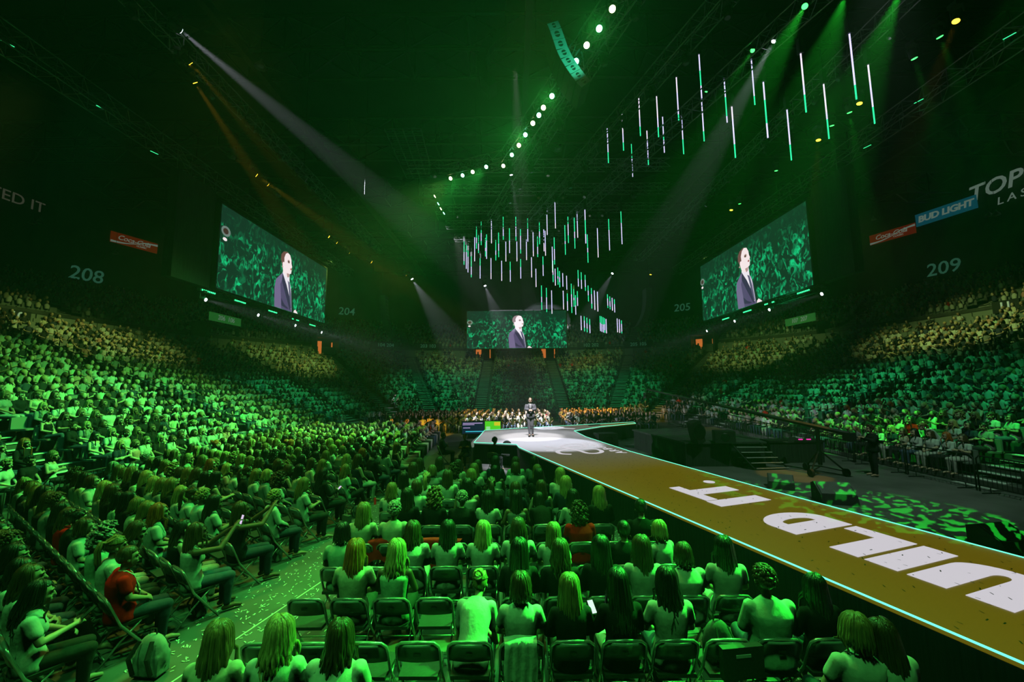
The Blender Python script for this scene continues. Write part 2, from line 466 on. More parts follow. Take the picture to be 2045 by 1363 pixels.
crowd_parts = []          # (verts, tris, colours)
def add_crowd(people, detail):
    """people: list of (x, y, z, yaw, scale, look)"""
    buckets = {}
    for p in people: buckets.setdefault(rnd.choice((0, 0, 0, 1, 2)) if detail else rnd.choice((0, 1)), []).append(p)
    for var, ps in buckets.items():
        v, f, comp = low_person(var, detail)
        tr = []
        for q in f:
            for i in range(1, len(q)-1): tr.append((q[0], q[i], q[i+1]))
        tr = np.array(tr)
        P = np.array([(p[0], p[1], p[2], p[3], p[4]) for p in ps])
        cs, sn = np.cos(P[:, 3]), np.sin(P[:, 3])
        X = v[None, :, 0]*P[:, 4:5]; Y = v[None, :, 1]*P[:, 4:5]; Z = v[None, :, 2]*P[:, 4:5]
        lean = np.array([rnd.uniform(-.05, .16) for _ in ps])[:, None]
        sway = np.array([rnd.uniform(-.07, .07) for _ in ps])[:, None]
        hgt = np.clip(Z-.5, 0, 1)
        Y = Y+hgt*lean; X = X+hgt*sway
        V = np.stack([P[:, 0:1]+X*cs[:, None]-Y*sn[:, None], P[:, 1:2]+X*sn[:, None]+Y*cs[:, None], P[:, 2:3]+Z], -1)
        pal = np.array([[p[5][2], HAIR[p[5][0]], TOPS[p[5][1]], p[5][3]] for p in ps])
        C = pal[:, comp, :]
        n, k = V.shape[:2]
        T = (tr[None]+np.arange(n)[:, None, None]*k).reshape(-1, 3)
        crowd_parts.append((V.reshape(-1, 3), T, C.reshape(-1, 3)))
def np_mesh(name, V, T, C, material):
    me = bpy.data.meshes.new(name)
    me.vertices.add(len(V)); me.vertices.foreach_set('co', V.astype(np.float32).ravel())
    me.loops.add(len(T)*3); me.loops.foreach_set('vertex_index', T.astype(np.int32).ravel())
    me.polygons.add(len(T)); me.polygons.foreach_set('loop_start', np.arange(0, len(T)*3, 3, dtype=np.int32))
    me.polygons.foreach_set('use_smooth', np.ones(len(T), dtype=bool))
    me.update(calc_edges=True)
    if C is not None:
        a = me.color_attributes.new('tint', 'FLOAT_COLOR', 'POINT')
        a.data.foreach_set('color', np.concatenate([C, np.ones((len(C), 1))], 1).astype(np.float32).ravel())
    me.materials.append(material)
    return me

def near_aisle(x, y, d):
    for kd, val in AISLES:
        p, n = at_bowl(kd, val, d)
        if (Vector((x, y, 0))-p).length < .82: return True
    return False
STAGE_C = (1.0, 20.0)
seats = []; stand_people = []
for tier, rows in ((0, ROWS_LOW), (1, ROWS_UP)):
    for k, (d, z) in enumerate(rows):
        j = 0
        for (p, n) in bowl_path(d, .53 if tier == 0 else .56):
            if p[1] < 2.0: continue
            if abs(p[0]) > p[1]*1.42+3: continue
            if near_aisle(p[0], p[1], d): continue
            j += 1
            yaw0 = math.atan2(-n[1], -n[0])-math.pi/2
            seats.append((p[0]+n[0]*.2, p[1]+n[1]*.2, z, yaw0))
            if tier == 0 and k > 17 and rnd.random() < .5: continue
            if rnd.random() > (.95 if tier == 0 else .86): continue
            ys = math.atan2(STAGE_C[1]-p[1], STAGE_C[0]-p[0])-math.pi/2
            dy = (ys-yaw0+math.pi) % (2*math.pi)-math.pi
            yaw = yaw0+max(-.5, min(.5, dy))*.7+rnd.uniform(-.15, .15)
            stand_people.append((p[0]+rnd.uniform(-.05, .05), p[1]+rnd.uniform(-.05, .05), z-.04, yaw, rnd.uniform(.93, 1.05), rand_look(True), tier, k, n))
# the people of the stands that show largest become persons of their own
def on_screen(p, m=0):
    q = CM.transposed() @ (Vector(p)-CO)
    if q.z > -.3: return None
    x, y = 1022.5-FOC*q.x/q.z, 681.5+FOC*q.y/q.z
    return (x, y) if -m <= x <= 2045+m and -m <= y <= 1363+m else None
N_STAND = 72
cand = sorted((p for p in stand_people if p[6] == 0 and on_screen((p[0], p[1], p[2]+1.1), 10)), key=lambda p: (Vector(p[:3])-CO).length)[:N_STAND]
cand_ids = set(id(p) for p in cand)
rest = [p for p in stand_people if id(p) not in cand_ids]
vis = [p for p in rest if on_screen((p[0], p[1], p[2]+1.1), 250)]
add_crowd([p for p in vis if p[6] == 0 and math.hypot(p[0], p[1]) < 34], 2)
add_crowd([p for p in vis if p[6] == 0 and math.hypot(p[0], p[1]) >= 34], 1)
add_crowd([p for p in vis if p[6] == 1], 0)
# the far floor blocks round the stage
far_floor = []
for r in range(9):           # facing the camera behind the stage
    for i in range(-19, 22):
        x = i*.54; y = 29.5+r*.85
        if -.6 < x-3.6 < .6 or x < -9.5 or x > 10.5: continue
        if rnd.random() < .94: far_floor.append((x, y, 0, math.pi+rnd.uniform(-.2, .2)+.05*x*-.2, rnd.uniform(.93, 1.05), rand_look()))
for r in range(11):          # block to the side, facing the stage
    for i in range(0, 15):
        ang = R(-76); fx, fy = -math.sin(ang), math.cos(ang)
        x = -4.6-r*.84*fx+i*.54*fy*-1*.25; y = 18.2+i*.54-r*.84*fy
        if x < XL+1.0 or rnd.random() < .06: continue
        far_floor.append((x, y, 0, ang+rnd.uniform(-.25, .25), rnd.uniform(.93, 1.05), rand_look()))
add_crowd(far_floor, 2)

V = np.concatenate([c[0] for c in crowd_parts]); C = np.concatenate([c[2] for c in crowd_parts])
off = np.cumsum([0]+[len(c[0]) for c in crowd_parts[:-1]])
T = np.concatenate([c[1]+o for c, o in zip(crowd_parts, off)])
crowd = put('seated_crowd', np_mesh('seated_crowd', V, T, C, M['crowd']))
tag(crowd, 'thousands of seated people filling the tiers and far floor of the arena', 'crowd', kind='stuff')
# stadium seats
bx = MB(); bx.box((0, 0, .62), (.46, .06, .46)); bx.box((0, .2, .42), (.46, .42, .06))
sv = np.array(bx.v); st = []
for q in bx.f: st += [(q[0], q[1], q[2]), (q[0], q[2], q[3])]
st = np.array(st)
svis = [s for s in seats if on_screen((s[0], s[1], s[2]+.6), 250)]
P = np.array(svis); cs, sn = np.cos(P[:, 3])[:, None], np.sin(P[:, 3])[:, None]
Vs = np.stack([P[:, 0:1]+sv[None, :, 0]*cs-sv[None, :, 1]*sn, P[:, 1:2]+sv[None, :, 0]*sn+sv[None, :, 1]*cs, P[:, 2:3]+sv[None, :, 2]], -1)
Ts = (st[None]+np.arange(len(P))[:, None, None]*len(sv)).reshape(-1, 3)
me = np_mesh('stadium_seats', Vs.reshape(-1, 3), Ts, None, M['seatback'])
me.polygons.foreach_set('use_smooth', np.zeros(len(me.polygons), dtype=bool))
tag(put('stadium_seats', me), 'rows of fixed grey stadium seats on the tiers', 'seats', kind='stuff')

# ------------------------------------------------------------------ people: templates
def blob(name, m, voxel, smooth=4, tris=5000, mats=None):
    me = m.mesh(name, mats)
    o = bpy.data.objects.new('tmp', me); COL.objects.link(o)
    rm = o.modifiers.new('r', 'REMESH'); rm.mode = 'VOXEL'; rm.voxel_size = voxel
    sm = o.modifiers.new('s', 'SMOOTH'); sm.factor = .5; sm.iterations = smooth
    dg = bpy.context.evaluated_depsgraph_get(); dg.update()
    n = len(o.evaluated_get(dg).data.polygons)*2
    if n > tris:
        dc = o.modifiers.new('d', 'DECIMATE'); dc.ratio = tris/n
        dg.update()
    out = bpy.data.meshes.new_from_object(o.evaluated_get(dg), depsgraph=dg)
    out.name = name
    out.polygons.foreach_set('use_smooth', [True]*len(out.polygons))
    if not out.materials:
        out.materials.append(mats)
    bpy.data.objects.remove(o); bpy.data.meshes.remove(me)
    return out

def hand(m, wrist, d, side, curl=.5, thumb=1):
    """palm and five fingers: d along the hand, side towards the thumb"""
    d = Vector(d).normalized(); s = Vector(side); s = (s-d*s.dot(d)).normalized(); nrm = d.cross(s)*thumb
    w = Vector(wrist)
    rot = Matrix((s, d, d.cross(s))).transposed()
    m.ell(w+d*.045, (.040, .052, .018), 10, 6, rot)
    for k, (o_, L) in enumerate(((.030, .068), (.010, .076), (-.010, .070), (-.029, .055))):
        b = w+d*.085+s*o_
        mid = b+(d*math.cos(curl)-nrm*math.sin(curl))*L*.5
        tip = mid+(d*math.cos(curl*2)-nrm*math.sin(curl*2))*L*.5
        m.cap2(b, .0098, mid, .009, 8); m.cap2(mid, .009, tip, .0078, 8)
    b = w+d*.03+s*.036
    mid = b+(d*.6+s*.6-nrm*.3).normalized()*.04
    m.cap2(b, .012, mid, .0105, 8); m.cap2(mid, .0105, mid+(d*.9+s*.1-nrm*.35).normalized()*.034, .0085, 8)

HS = 1.12
def head_prims(m, c, rot):
    def q(v): return c+rot @ (Vector(v)*HS)
    m.ell(q((0, -.008, .035)), (.074*HS, .093*HS, .086*HS), 14, 10, rot)
    m.ell(q((0, .026, -.035)), (.058*HS, .066*HS, .078*HS), 12, 8, rot)
    m.ell(q((0, .062, -.085)), (.026, .026, .024), 8, 6, rot)
    m.cap2(q((0, .088, .012)), .012, q((0, .108, -.026)), .015, 8)
    m.cap2(q((-.018, .088, -.058)), .012, q((.018, .088, -.058)), .012, 8)
    for s in (-1, 1):
        m.ell(q((s*.076, -.005, -.012)), (.012, .02, .032), 8, 6, rot)
        m.cap2(q((s*.014, .084, .033)), .012, q((s*.045, .074, .034)), .011, 8)
        m.ell(q((s*.037, .068, -.028)), (.024, .022, .022), 8, 6, rot)
def face_mesh(name):
    m = MB()
    for s in (-1, 1):
        m.ell((s*.032, .082, .012), (.015, .009, .0085), 8, 6)
        m.tube([(s*.014, .1, .037), (s*.032, .096, .043), (s*.05, .078, .036)], [.004, .006, .004], 5)
    m.tube([(-.024, .09, -.057), (0, .101, -.056), (.024, .09, -.057)], [.004, .0075, .004], 6)
    return m.mesh(name, M['feature'], True)
FACE = face_mesh('face')
FACE_PARTS = []
for s_ in (-1, 1):
    m = MB(); m.ell((s_*.032, .082, .012), (.015, .009, .0085), 8, 6); FACE_PARTS.append(('eye', m.mesh('eye', M['feature'], True)))
    m = MB(); m.tube([(s_*.014, .1, .037), (s_*.032, .096, .043), (s_*.05, .078, .036)], [.004, .006, .004], 5); FACE_PARTS.append(('eyebrow', m.mesh('eyebrow', M['feature'], True)))
m = MB(); m.tube([(-.024, .09, -.057), (0, .101, -.056), (.024, .09, -.057)], [.004, .0075, .004], 6); FACE_PARTS.append(('mouth', m.mesh('mouth', M['feature'], True)))
def add_face(o, head, rot, split):
    for nm, me in (FACE_PARTS if split else [('face', FACE)]):
        f = put(nm, me, o, head); f.rotation_euler = rot; f.scale = (HS,)*3
        if nm == 'face': f['kind'] = 'stuff'

POSES = {}
def make_pose(name, lean=0.0, bulk=1.0, arms=None, legs=None, head_tilt=0.0, head_yaw=0.0, male=False, stand=False, tris=5200, styles=('tee', 'long', 'tank'), hunch=0.0):
    hip = Vector((0, 0, .52)) if not stand else Vector((0, 0, .93))
    dz = hip.z-.52
    RL = Matrix.Rotation(-lean, 3, 'X')
    def T(v):
        v = Vector(v)+Vector((0, 0, dz))
        h = max(0, v.z-hip.z)
        w = hip+RL @ (v-hip)
        return w+Vector((0, hunch*h*h, 0))
    sw = (.188 if male else .170)*bulk**.5
    SH = [T((s*sw, -.035, .995)) for s in (-1, 1)]
    arms = arms or [((-.235, .03, .78), (-.075, .235, .655)), ((.235, .03, .78), (.075, .235, .655))]
    ar = []
    for s, (e, w) in zip((-1, 1), arms):
        ar.append((SH[0 if s < 0 else 1], T(e) if stand or lean else Vector(e)+Vector((0, 0, dz)), T(w) if (stand) else Vector(w)+Vector((0, 0, dz))))
    legs = legs or ([((-.1, .45, .50), (-.115, .42, .09), 0), ((.1, .45, .50), (.115, .42, .09), 0)] if not stand else [((-.1, .02, .5), (-.1, 0, .09), 0), ((.1, .02, .5), (.1, 0, .09), 0)])
    HEAD = T((0, .02, 1.218)); NECK = T((0, -.02, 1.06))
    hr = Matrix.Rotation(head_yaw, 3, 'Z') @ Matrix.Rotation(-lean*.5-head_tilt, 3, 'X')
    b = bulk
    def torso(m, g, tank=False):
        rings = [(.43, .150, .118, .0), (.50, .172, .130, -.003), (.58, .164, .122, -.012), (.66, .140, .106, -.026), (.73, .130, .100, -.034), (.80, .138, .104, -.036), (.88, .150, .112, -.032), (.95, .158, .108, -.036)]
        rings += [(.985, .135, .092, -.04)] if tank else [(1.0, .150, .090, -.04), (1.035, .118, .072, -.04), (1.062, .080, .058, -.036), (1.085, .052, .048, -.03)]
        if male: rings = [(z, rx*(1.10 if z > .85 and z < 1.05 else 1.02), ry*1.04, cy) for z, rx, ry, cy in rings]
        N = 18; vs = []
        for z, rx, ry, cy in rings:
            bb = b if z < .98 else b**.5
            rx, ry = rx*1.08*bb**.8+g, ry*1.05*bb+g
            for k in range(N):
                a = 2*math.pi*k/N; ca, sa = math.cos(a), math.sin(a)
                vs.append(T((math.copysign(abs(ca)**.85, ca)*rx, cy+sa*ry, z)))
        fs = [(j*N+k, j*N+(k+1) % N, (j+1)*N+(k+1) % N, (j+1)*N+k) for j in range(len(rings)-1) for k in range(N)]
        fs += [tuple(reversed(range(N))), tuple((len(rings)-1)*N+k for k in range(N))]
        m.add(vs, fs)
        if not male:
            for s in (-1, 1): m.ell(T((s*.066, .052, .872)), (.058+g, .05+g, .06+g), 10, 6)
    def leg(m, s, i, g, upto=1.0, foot=False):
        k, a, _ = legs[i]; k, a = Vector(k), Vector(a)
        h = hip+Vector((s*.088, 0, .0))
        m.cap2(h, .092*b**.7+g, k, .058*b**.5+g)
        cpos = k.lerp(a, .3)+Vector((0, -.015, 0))
        m.cap2(k, .054+g, cpos, .056*b**.4+g); e = k.lerp(a, upto)
        m.cap2(cpos, .056*b**.4+g, e, .036+g)
        if foot:
            yw = Vector((s*.03, .17, -.05)) if legs[i][2] == 0 else Vector((s*.03, .15, -.09))
            m.cap2(a+Vector((0, -.03, -.035)), .038, a+yw*.55, .036); m.cap2(a+yw*.55, .036, a+yw, .028)
    def arm(m, i, g, t0, t1):
        s_, e, w = ar[i]
        def P(t): return s_.lerp(e, t/.5) if t <= .5 else e.lerp(w, (t-.5)/.5)
        def rr(t): return (.05+(.038-.05)*t/.5 if t < .5 else .04+(.026-.04)*(t-.5)/.5)*b**.5
        if t0 < .5:
            te = min(t1, .5); m.cap2(P(t0), rr(t0)+g, P(te), rr(te)+g)
        if t1 > .5:
            m.cap2(P(.5), .04*b**.5+g, P(.66), .041*b**.5+g); m.cap2(P(.66), .041*b**.5+g, P(t1), rr(t1)+g)
    mb = MB()
    torso(mb, -.008)
    mb.cap2(NECK-Vector((0, .0, .02)), .052, HEAD+Vector((0, -.02, -.05)), .047)
    head_prims(mb, HEAD, hr)
    for i, s in enumerate((-1, 1)):
        arm(mb, i, 0, 0, 1); leg(mb, s, i, 0, 1.0, True)
        s_, e, w = ar[i]; dirv = (w-e).normalized()
        curl = .55
        hand(mb, w, (dirv+Vector((-s*.25, .1, 0))).normalized(), Vector((-s, .3, .4)), curl, thumb=s)
    res = {'body': blob('body', mb, .0095, 2, tris, M['skin']), 'head': HEAD, 'head_rot': hr.to_euler(), 'wrists': [a[2] for a in ar], 'T': T}
    for st in styles:
        m = MB()
        torso(m, .017, st == 'tank')
        if st == 'tank':
            for s in (-1, 1):
                m.cap2(T((s*.09, -.11, .95)), .03, T((s*.095, -.045, 1.058)), .020); m.cap2(T((s*.095, -.045, 1.058)), .020, T((s*.085, .05, .95)), .03)
        else:
            for i in (0, 1): arm(m, i, .021 if st == 'tee' else .016, 0, .28 if st == 'tee' else .95)
        res[st] = blob(st, m, .011, 5, 2600, M['cloth'])
    m = MB(); m.ell(T((0, -.01, .52)), (.172*b, .132*b, .1), 14, 8)
    for i, s in enumerate((-1, 1)): leg(m, s, i, .013, .93)
    res['trousers'] = blob('trousers', m, .013, 3, 2000, M['denim'])
    POSES[name] = res
    return res

make_pose('lap')
make_pose('lap_wide', bulk=1.28)
make_pose('lap_man', male=True, bulk=1.12)
make_pose('lean', lean=.62, head_tilt=-.05, arms=[((-.22, .26, .72), (-.06, .42, .62)), ((.22, .26, .72), (.06, .42, .62))], hunch=.12)
make_pose('phone_low', arms=[((-.23, .06, .78), (-.03, .27, .74)), ((.235, .05, .78), (.05, .31, .80))], head_tilt=.12)
make_pose('phone_up', arms=[((-.22, .24, .96), (-.03, .46, 1.17)), ((.22, .26, .98), (.04, .50, 1.22))], head_tilt=-.05)
make_pose('crossed', arms=[((-.23, .02, .78), (-.02, .22, .70)), ((.23, .02, .78), (.06, .22, .70))], legs=[((-.09, .45, .50), (-.1, .40, .09), 0), ((.03, .47, .60), (-.06, .62, .24), 1)])
make_pose('folded', arms=[((-.24, .04, .78), (.09, .17, .80)), ((.24, .04, .78), (-.09, .19, .84))])

# hair
def lock(m, pts, r, n=5): m.tube(pts, r, n, flat=.7)
def hair_mesh(name, style, seed):
    g = random.Random(seed); m = MB()
    A, B, Cc = .083, .102, .102
    def skull(th, ph, k=1.0):
        return Vector((A*k*math.sin(th)*math.sin(ph), -.008+B*k*math.sin(th)*math.cos(ph), .037+Cc*k*math.cos(th)))
    # scalp cap without the face
    cap = MB(); cap.ell((0, -.01, .037), (A*.985, B*.985, Cc*.99), 16, 12)
    keep = []
    for f in cap.f:
        c = sum((Vector(cap.v[i]) for i in f), Vector())/len(f)
        if c.y > .028 and c.z < .085-(c.y-.028)*.25: continue
        if c.z < -.03 and c.y > -.035: continue
        keep.append(f)
    m.add(cap.v, keep)
    if style in ('long', 'wavy', 'bob', 'long_dark'):
        L = {'long': .36, 'wavy': .34, 'bob': .13, 'long_dark': .42}[style]
        amp = {'long': .006, 'wavy': .022, 'bob': .008, 'long_dark': .006}[style]
        N = 62 if style != 'bob' else 52
        for k in range(N):
            ph = R(76)+(2*math.pi-2*R(76))*(k+.5)/N+g.uniform(-.04, .04)
            lay = g.choice((1.0, 1.05, 1.1))
            l = L*g.uniform(.78, 1.08)
            pts, rs = [], []
            px = g.uniform(-.008, .012)
            for j in range(5):
                th = R(6)+(R(92)-R(6))*j/4
                p = skull(th, ph, lay)
                w = math.sin(th)
                pts.append(Vector((px*(1-w), -.01*(1-w), 0))+p); rs.append(.010+.006*w)
            base = pts[-1]; f1, f2 = g.uniform(0, 6.3), g.uniform(0, 6.3)
            steps = 7 if style != 'bob' else 4
            back = -math.cos(ph)
            for j in range(1, steps+1):
                t = j/steps; z = base.z-l*t
                out = Vector((math.sin(ph), math.cos(ph), 0))
                flare = .03*min(1, t*2)*(1 if style != 'bob' else .5)*max(.2, abs(back))
                p = Vector((base.x*(1+.10*t), base.y, z))+out*flare
                if z < -.09:
                    p.y = min(p.y, -.075-.02*min(1, (-.09-z)*6)) if back > -.15 else max(p.y, .075)
                    if abs(p.x) > .12: p.x *= .96
                p += Vector((math.sin(t*9+f1), math.cos(t*8+f2), 0))*amp*t
                pts.append(p); rs.append(.017*(1-.72*t*t))
            lock(m, pts, rs)
    elif style == 'curly':
        for k in range(150):
            th = math.acos(g.uniform(-.75, 1)); ph = g.uniform(R(72), 2*math.pi-R(72))
            if th < R(45): ph = g.uniform(0, 2*math.pi)
            p = skull(th, ph, g.uniform(1.05, 1.55)); p.z -= .05*(1-math.cos(th))
            a = g.uniform(0, 6.3)
            pts = [p+Vector((math.cos(a+j*1.2)*.018, math.sin(a+j*1.2)*.018, .03-j*.013)) for j in range(6)]
            lock(m, pts, [.010, .019, .021, .021, .018, .008], 5)
    elif style == 'crop':
        m = MB(); cp = MB(); cp.ell((0, -.012, .04), (A*1.05, B*1.04, Cc*1.05), 20, 16)
        kp = []
        for f in cp.f:
            c = sum((Vector(cp.v[i]) for i in f), Vector())/len(f)
            if c.y > .03 and c.z < .09-(c.y-.03)*.3: continue
            if c.z < -.035 or (c.z < .0 and c.y > -.02): continue
            kp.append(f)
        m.add([tuple(Vector(v)*(1+g.uniform(-.012, .012))) for v in cp.v], kp)
    elif style in ('short',):
        for k in range(190):
            th = R(g.uniform(4, 100)); ph = g.uniform(0, 2*math.pi)
            if math.cos(ph)*math.sin(th) > .45 and th > R(52): continue
            if th > R(85) and math.cos(ph) > -.2: continue
            k1 = 1.0 if style == 'crop' else 1.06
            pts = [skull(th, ph, k1), skull(th+.14, ph+g.uniform(-.1, .1), k1+.04), skull(th+.3, ph+g.uniform(-.15, .15), k1+.01)]
            lock(m, pts, [.013, .019, .010], 5)
    elif style in ('bun', 'pony'):
        for k in range(48):
            ph = 2*math.pi*k/48; tgt = Vector((0, -.09, .085))
            s0 = skull(R(78 if abs(math.cos(ph)) < .8 or math.cos(ph) < 0 else 48), ph, 1.0)
            mid = (s0+tgt)/2; md = (mid-Vector((0, -.008, .037))).normalized()
            mid = Vector((0, -.008, .037))+Vector((md.x*A, md.y*B, md.z*Cc))*1.06
            lock(m, [s0, mid, tgt], [.009, .014, .012], 5)
        if style == 'bun':
            for k in range(16):
                a = k*.8; c = Vector((0, -.125, .11))
                pts = [c+Vector((math.cos(a+j*.6)*.042, math.sin(a*1.3+j*.3)*.026, math.sin(a+j*.6)*.042)) for j in range(5)]
                lock(m, pts, [.008, .015, .016, .015, .007], 5)
        else:
            for k in range(14):
                o = Vector((g.uniform(-.03, .03), g.uniform(-.02, .02), 0))
                lock(m, [tgt, Vector((0, -.14, .09))+o*.5, Vector((0, -.165, 0))+o, Vector((0, -.15, -.14))+o*1.2, Vector((0, -.14, -.26))+o*.6], [.012, .018, .019, .015, .004], 5)
    elif style == 'braids':
        for k in range(44):
            ph = R(78)+(2*math.pi-2*R(78))*k/43
            b = skull(R(88), ph, 1.05); f = g.uniform(0, 6)
            pts = [skull(R(5), ph, 1.02), skull(R(45), ph, 1.05), b]
            for j in range(1, 9):
                p = Vector((b.x*1.15, min(b.y, -.06)-.03*min(1, j/3), b.z-.055*j))
                p += Vector((math.sin(f+j*1.1)*.008, math.cos(f+j)*.008, 0)); pts.append(p)
            lock(m, pts, [.011, .012, .012]+[.011+.003*(j % 2) for j in range(7)]+[.006], 5)
    return m.mesh(name, M['hair'], True)
HAIRS = {}
for st in ('long', 'wavy', 'bob', 'long_dark', 'curly', 'short', 'crop', 'bun', 'pony', 'braids'):
    HAIRS[st] = [hair_mesh('hair', st, 11*k+3) for k in range(2 if st in ('long', 'wavy', 'bob') else 1)]
HAIRWORD = {'long': 'long straight', 'wavy': 'long wavy', 'bob': 'bobbed', 'long_dark': 'very long', 'curly': 'big curly', 'short': 'short', 'crop': 'cropped', 'bun': 'pinned-up', 'pony': 'ponytailed', 'braids': 'long braided'}

PEOPLE = []
B1, B2 = 'people of the runway block', 'people of the aisle block'
def person(pose, hair, hcol, top, tcol, bottom, skin, loc, yaw, scale=1.0, label=None, group=None, name='person', roll=0.0):
    ps = POSES[pose]
    o = put(name, ps['body']); o.location = loc; o.rotation_euler = (0, roll, yaw); o.scale = (scale,)*3
    objcol(o, skin)
    tag(o, label, 'person', group)
    if hair:
        h = put('hair', rnd.choice(HAIRS[hair]), o, ps['head']); h.rotation_euler = ps['head_rot']
        h.scale = (HS*rnd.choice((-1, 1)), HS, HS)
        objcol(h, HAIR[hcol] if isinstance(hcol, str) else hcol)
    add_face(o, ps['head'], ps['head_rot'], group != B1 and Vector(loc).length < 18)
    t = put({'tee': 'shirt', 'long': 'jacket', 'tank': 'tank_top'}[top], ps[top], o); objcol(t, TOPS[tcol] if isinstance(tcol, str) else tcol)
    b = put('trousers', ps['trousers'], o); objcol(b, bottom)
    PEOPLE.append(o)
    return o

# ------------------------------------------------------------------ folding chairs
def chair_meshes():
    f = MB()
    for s in (-1, 1): pass
    path = [(-.225, .25, .012), (-.225, .06, .26), (-.225, -.09, .46), (-.225, -.19, .70), (-.215, -.215, .765), (-.17, -.23, .805), (0, -.235, .815), (.17, -.23, .805), (.215, -.215, .765), (.225, -.19, .70), (.225, -.09, .46), (.225, .06, .26), (.225, .25, .012)]
    f.tube(path, .017, 6); f.cyl((-.225, .13, .17), (.225, .13, .17), .009, 5)
    r = MB()
    for s in (-1, 1): r.tube([(s*.2, -.27, .012), (s*.2, -.08, .24), (s*.2, .12, .43)], .0125, 6)
    r.cyl((-.2, -.2, .1), (.2, -.2, .1), .009, 5)
    p = MB(); n = 7; vs = []
    for t in (0, .018):
        for z, w in ((.60, .212), (.66, .212), (.72, .21), (.77, .2), (.80, .165)):
            for i in range(n):
                u = -1+2*i/(n-1)
                vs.append((u*w, -.16-(z-.6)*.33-.03*(1-u*u)-t+.008, z))
    fs = []
    q = 5*n
    for j in range(4):
        for i in range(n-1):
            a = j*n+i; fs.append((a, a+1, a+n+1, a+n)); fs.append((q+a, q+a+n, q+a+n+1, q+a+1))
    for i in range(n-1):
        fs.append((i, q+i, q+i+1, i+1)); a = 4*n+i; fs.append((a, a+1, q+a+1, q+a))
    for j in range(4):
        a = j*n; fs.append((a, a+n, q+a+n, q+a)); a = j*n+n-1; fs.append((a, q+a, q+a+n, a+n))
    p.add(vs, fs)
    s = MB(); sp = [(-.2, -.19), (.2, -.19), (.215, .1), (.19, .2), (0, .225), (-.19, .2), (-.215, .1)]
    s.poly(sp, .425, .462)
    h = MB(); h.box((0, -.245, .70), (.07, .006, .022)); 
    return (f.mesh('frame', M['chair_frame'], True), r.mesh('rear_legs', M['chair_frame'], True), p.mesh('backrest', M['chair_panel'], True), s.mesh('seat', M['chair_pad']), h.mesh('handle_slot', M['black']))
CH = chair_meshes()
CH_GROUP = {'runway': 'folding chairs of the runway block', 'aisle': 'folding chairs of the aisle block'}
def chair(loc, yaw, label, group):
    o = put('folding_chair', CH[0]); o.location = loc; o.rotation_euler = (0, 0, yaw)
    tag(o, label, 'chair', group)
    put('rear_legs', CH[1], o); b = put('backrest', CH[2], o); put('seat', CH[3], o); put('handle_slot', CH[4], b)
    return o

def auto_person(loc, yaw, where, group, hair=None, hcol=None, pose=None, top=None, tcol=None, back=False, extra=None, roll=0.0):
    h, t, s, b = rand_look()
    if hcol: h = hcol
    if tcol: t = tcol
    hair = hair or rnd.choices(['long', 'wavy', 'bob', 'long_dark', 'curly', 'short', 'bun', 'pony', 'braids'], [7, 7, 4, 3, 1.2, 2.2, .8, 1.2, .4])[0]
    pose = pose or rnd.choices(['lap', 'lap_wide', 'lap_man', 'lean', 'phone_low', 'crossed', 'folded'], [8, 3, 0 if hair != 'short' else 12, .8, 1.2, 2.5, 1.2])[0]
    top = top or rnd.choices(['tee', 'long', 'tank'], [6, 3 if t in ('black', 'navy', 'grey') else .8, 1.6])[0]
    if t in TOPS: tw = t
    lab = extra or f"person, {HAIRWORD[hair]} {h} hair, {t} {dict(tee='shirt', long='jacket', tank='vest')[top]}, {where}"
    return person(pose, hair, h, top, t, b, s, loc, yaw, rnd.uniform(.98, 1.07), lab, group, roll=roll)

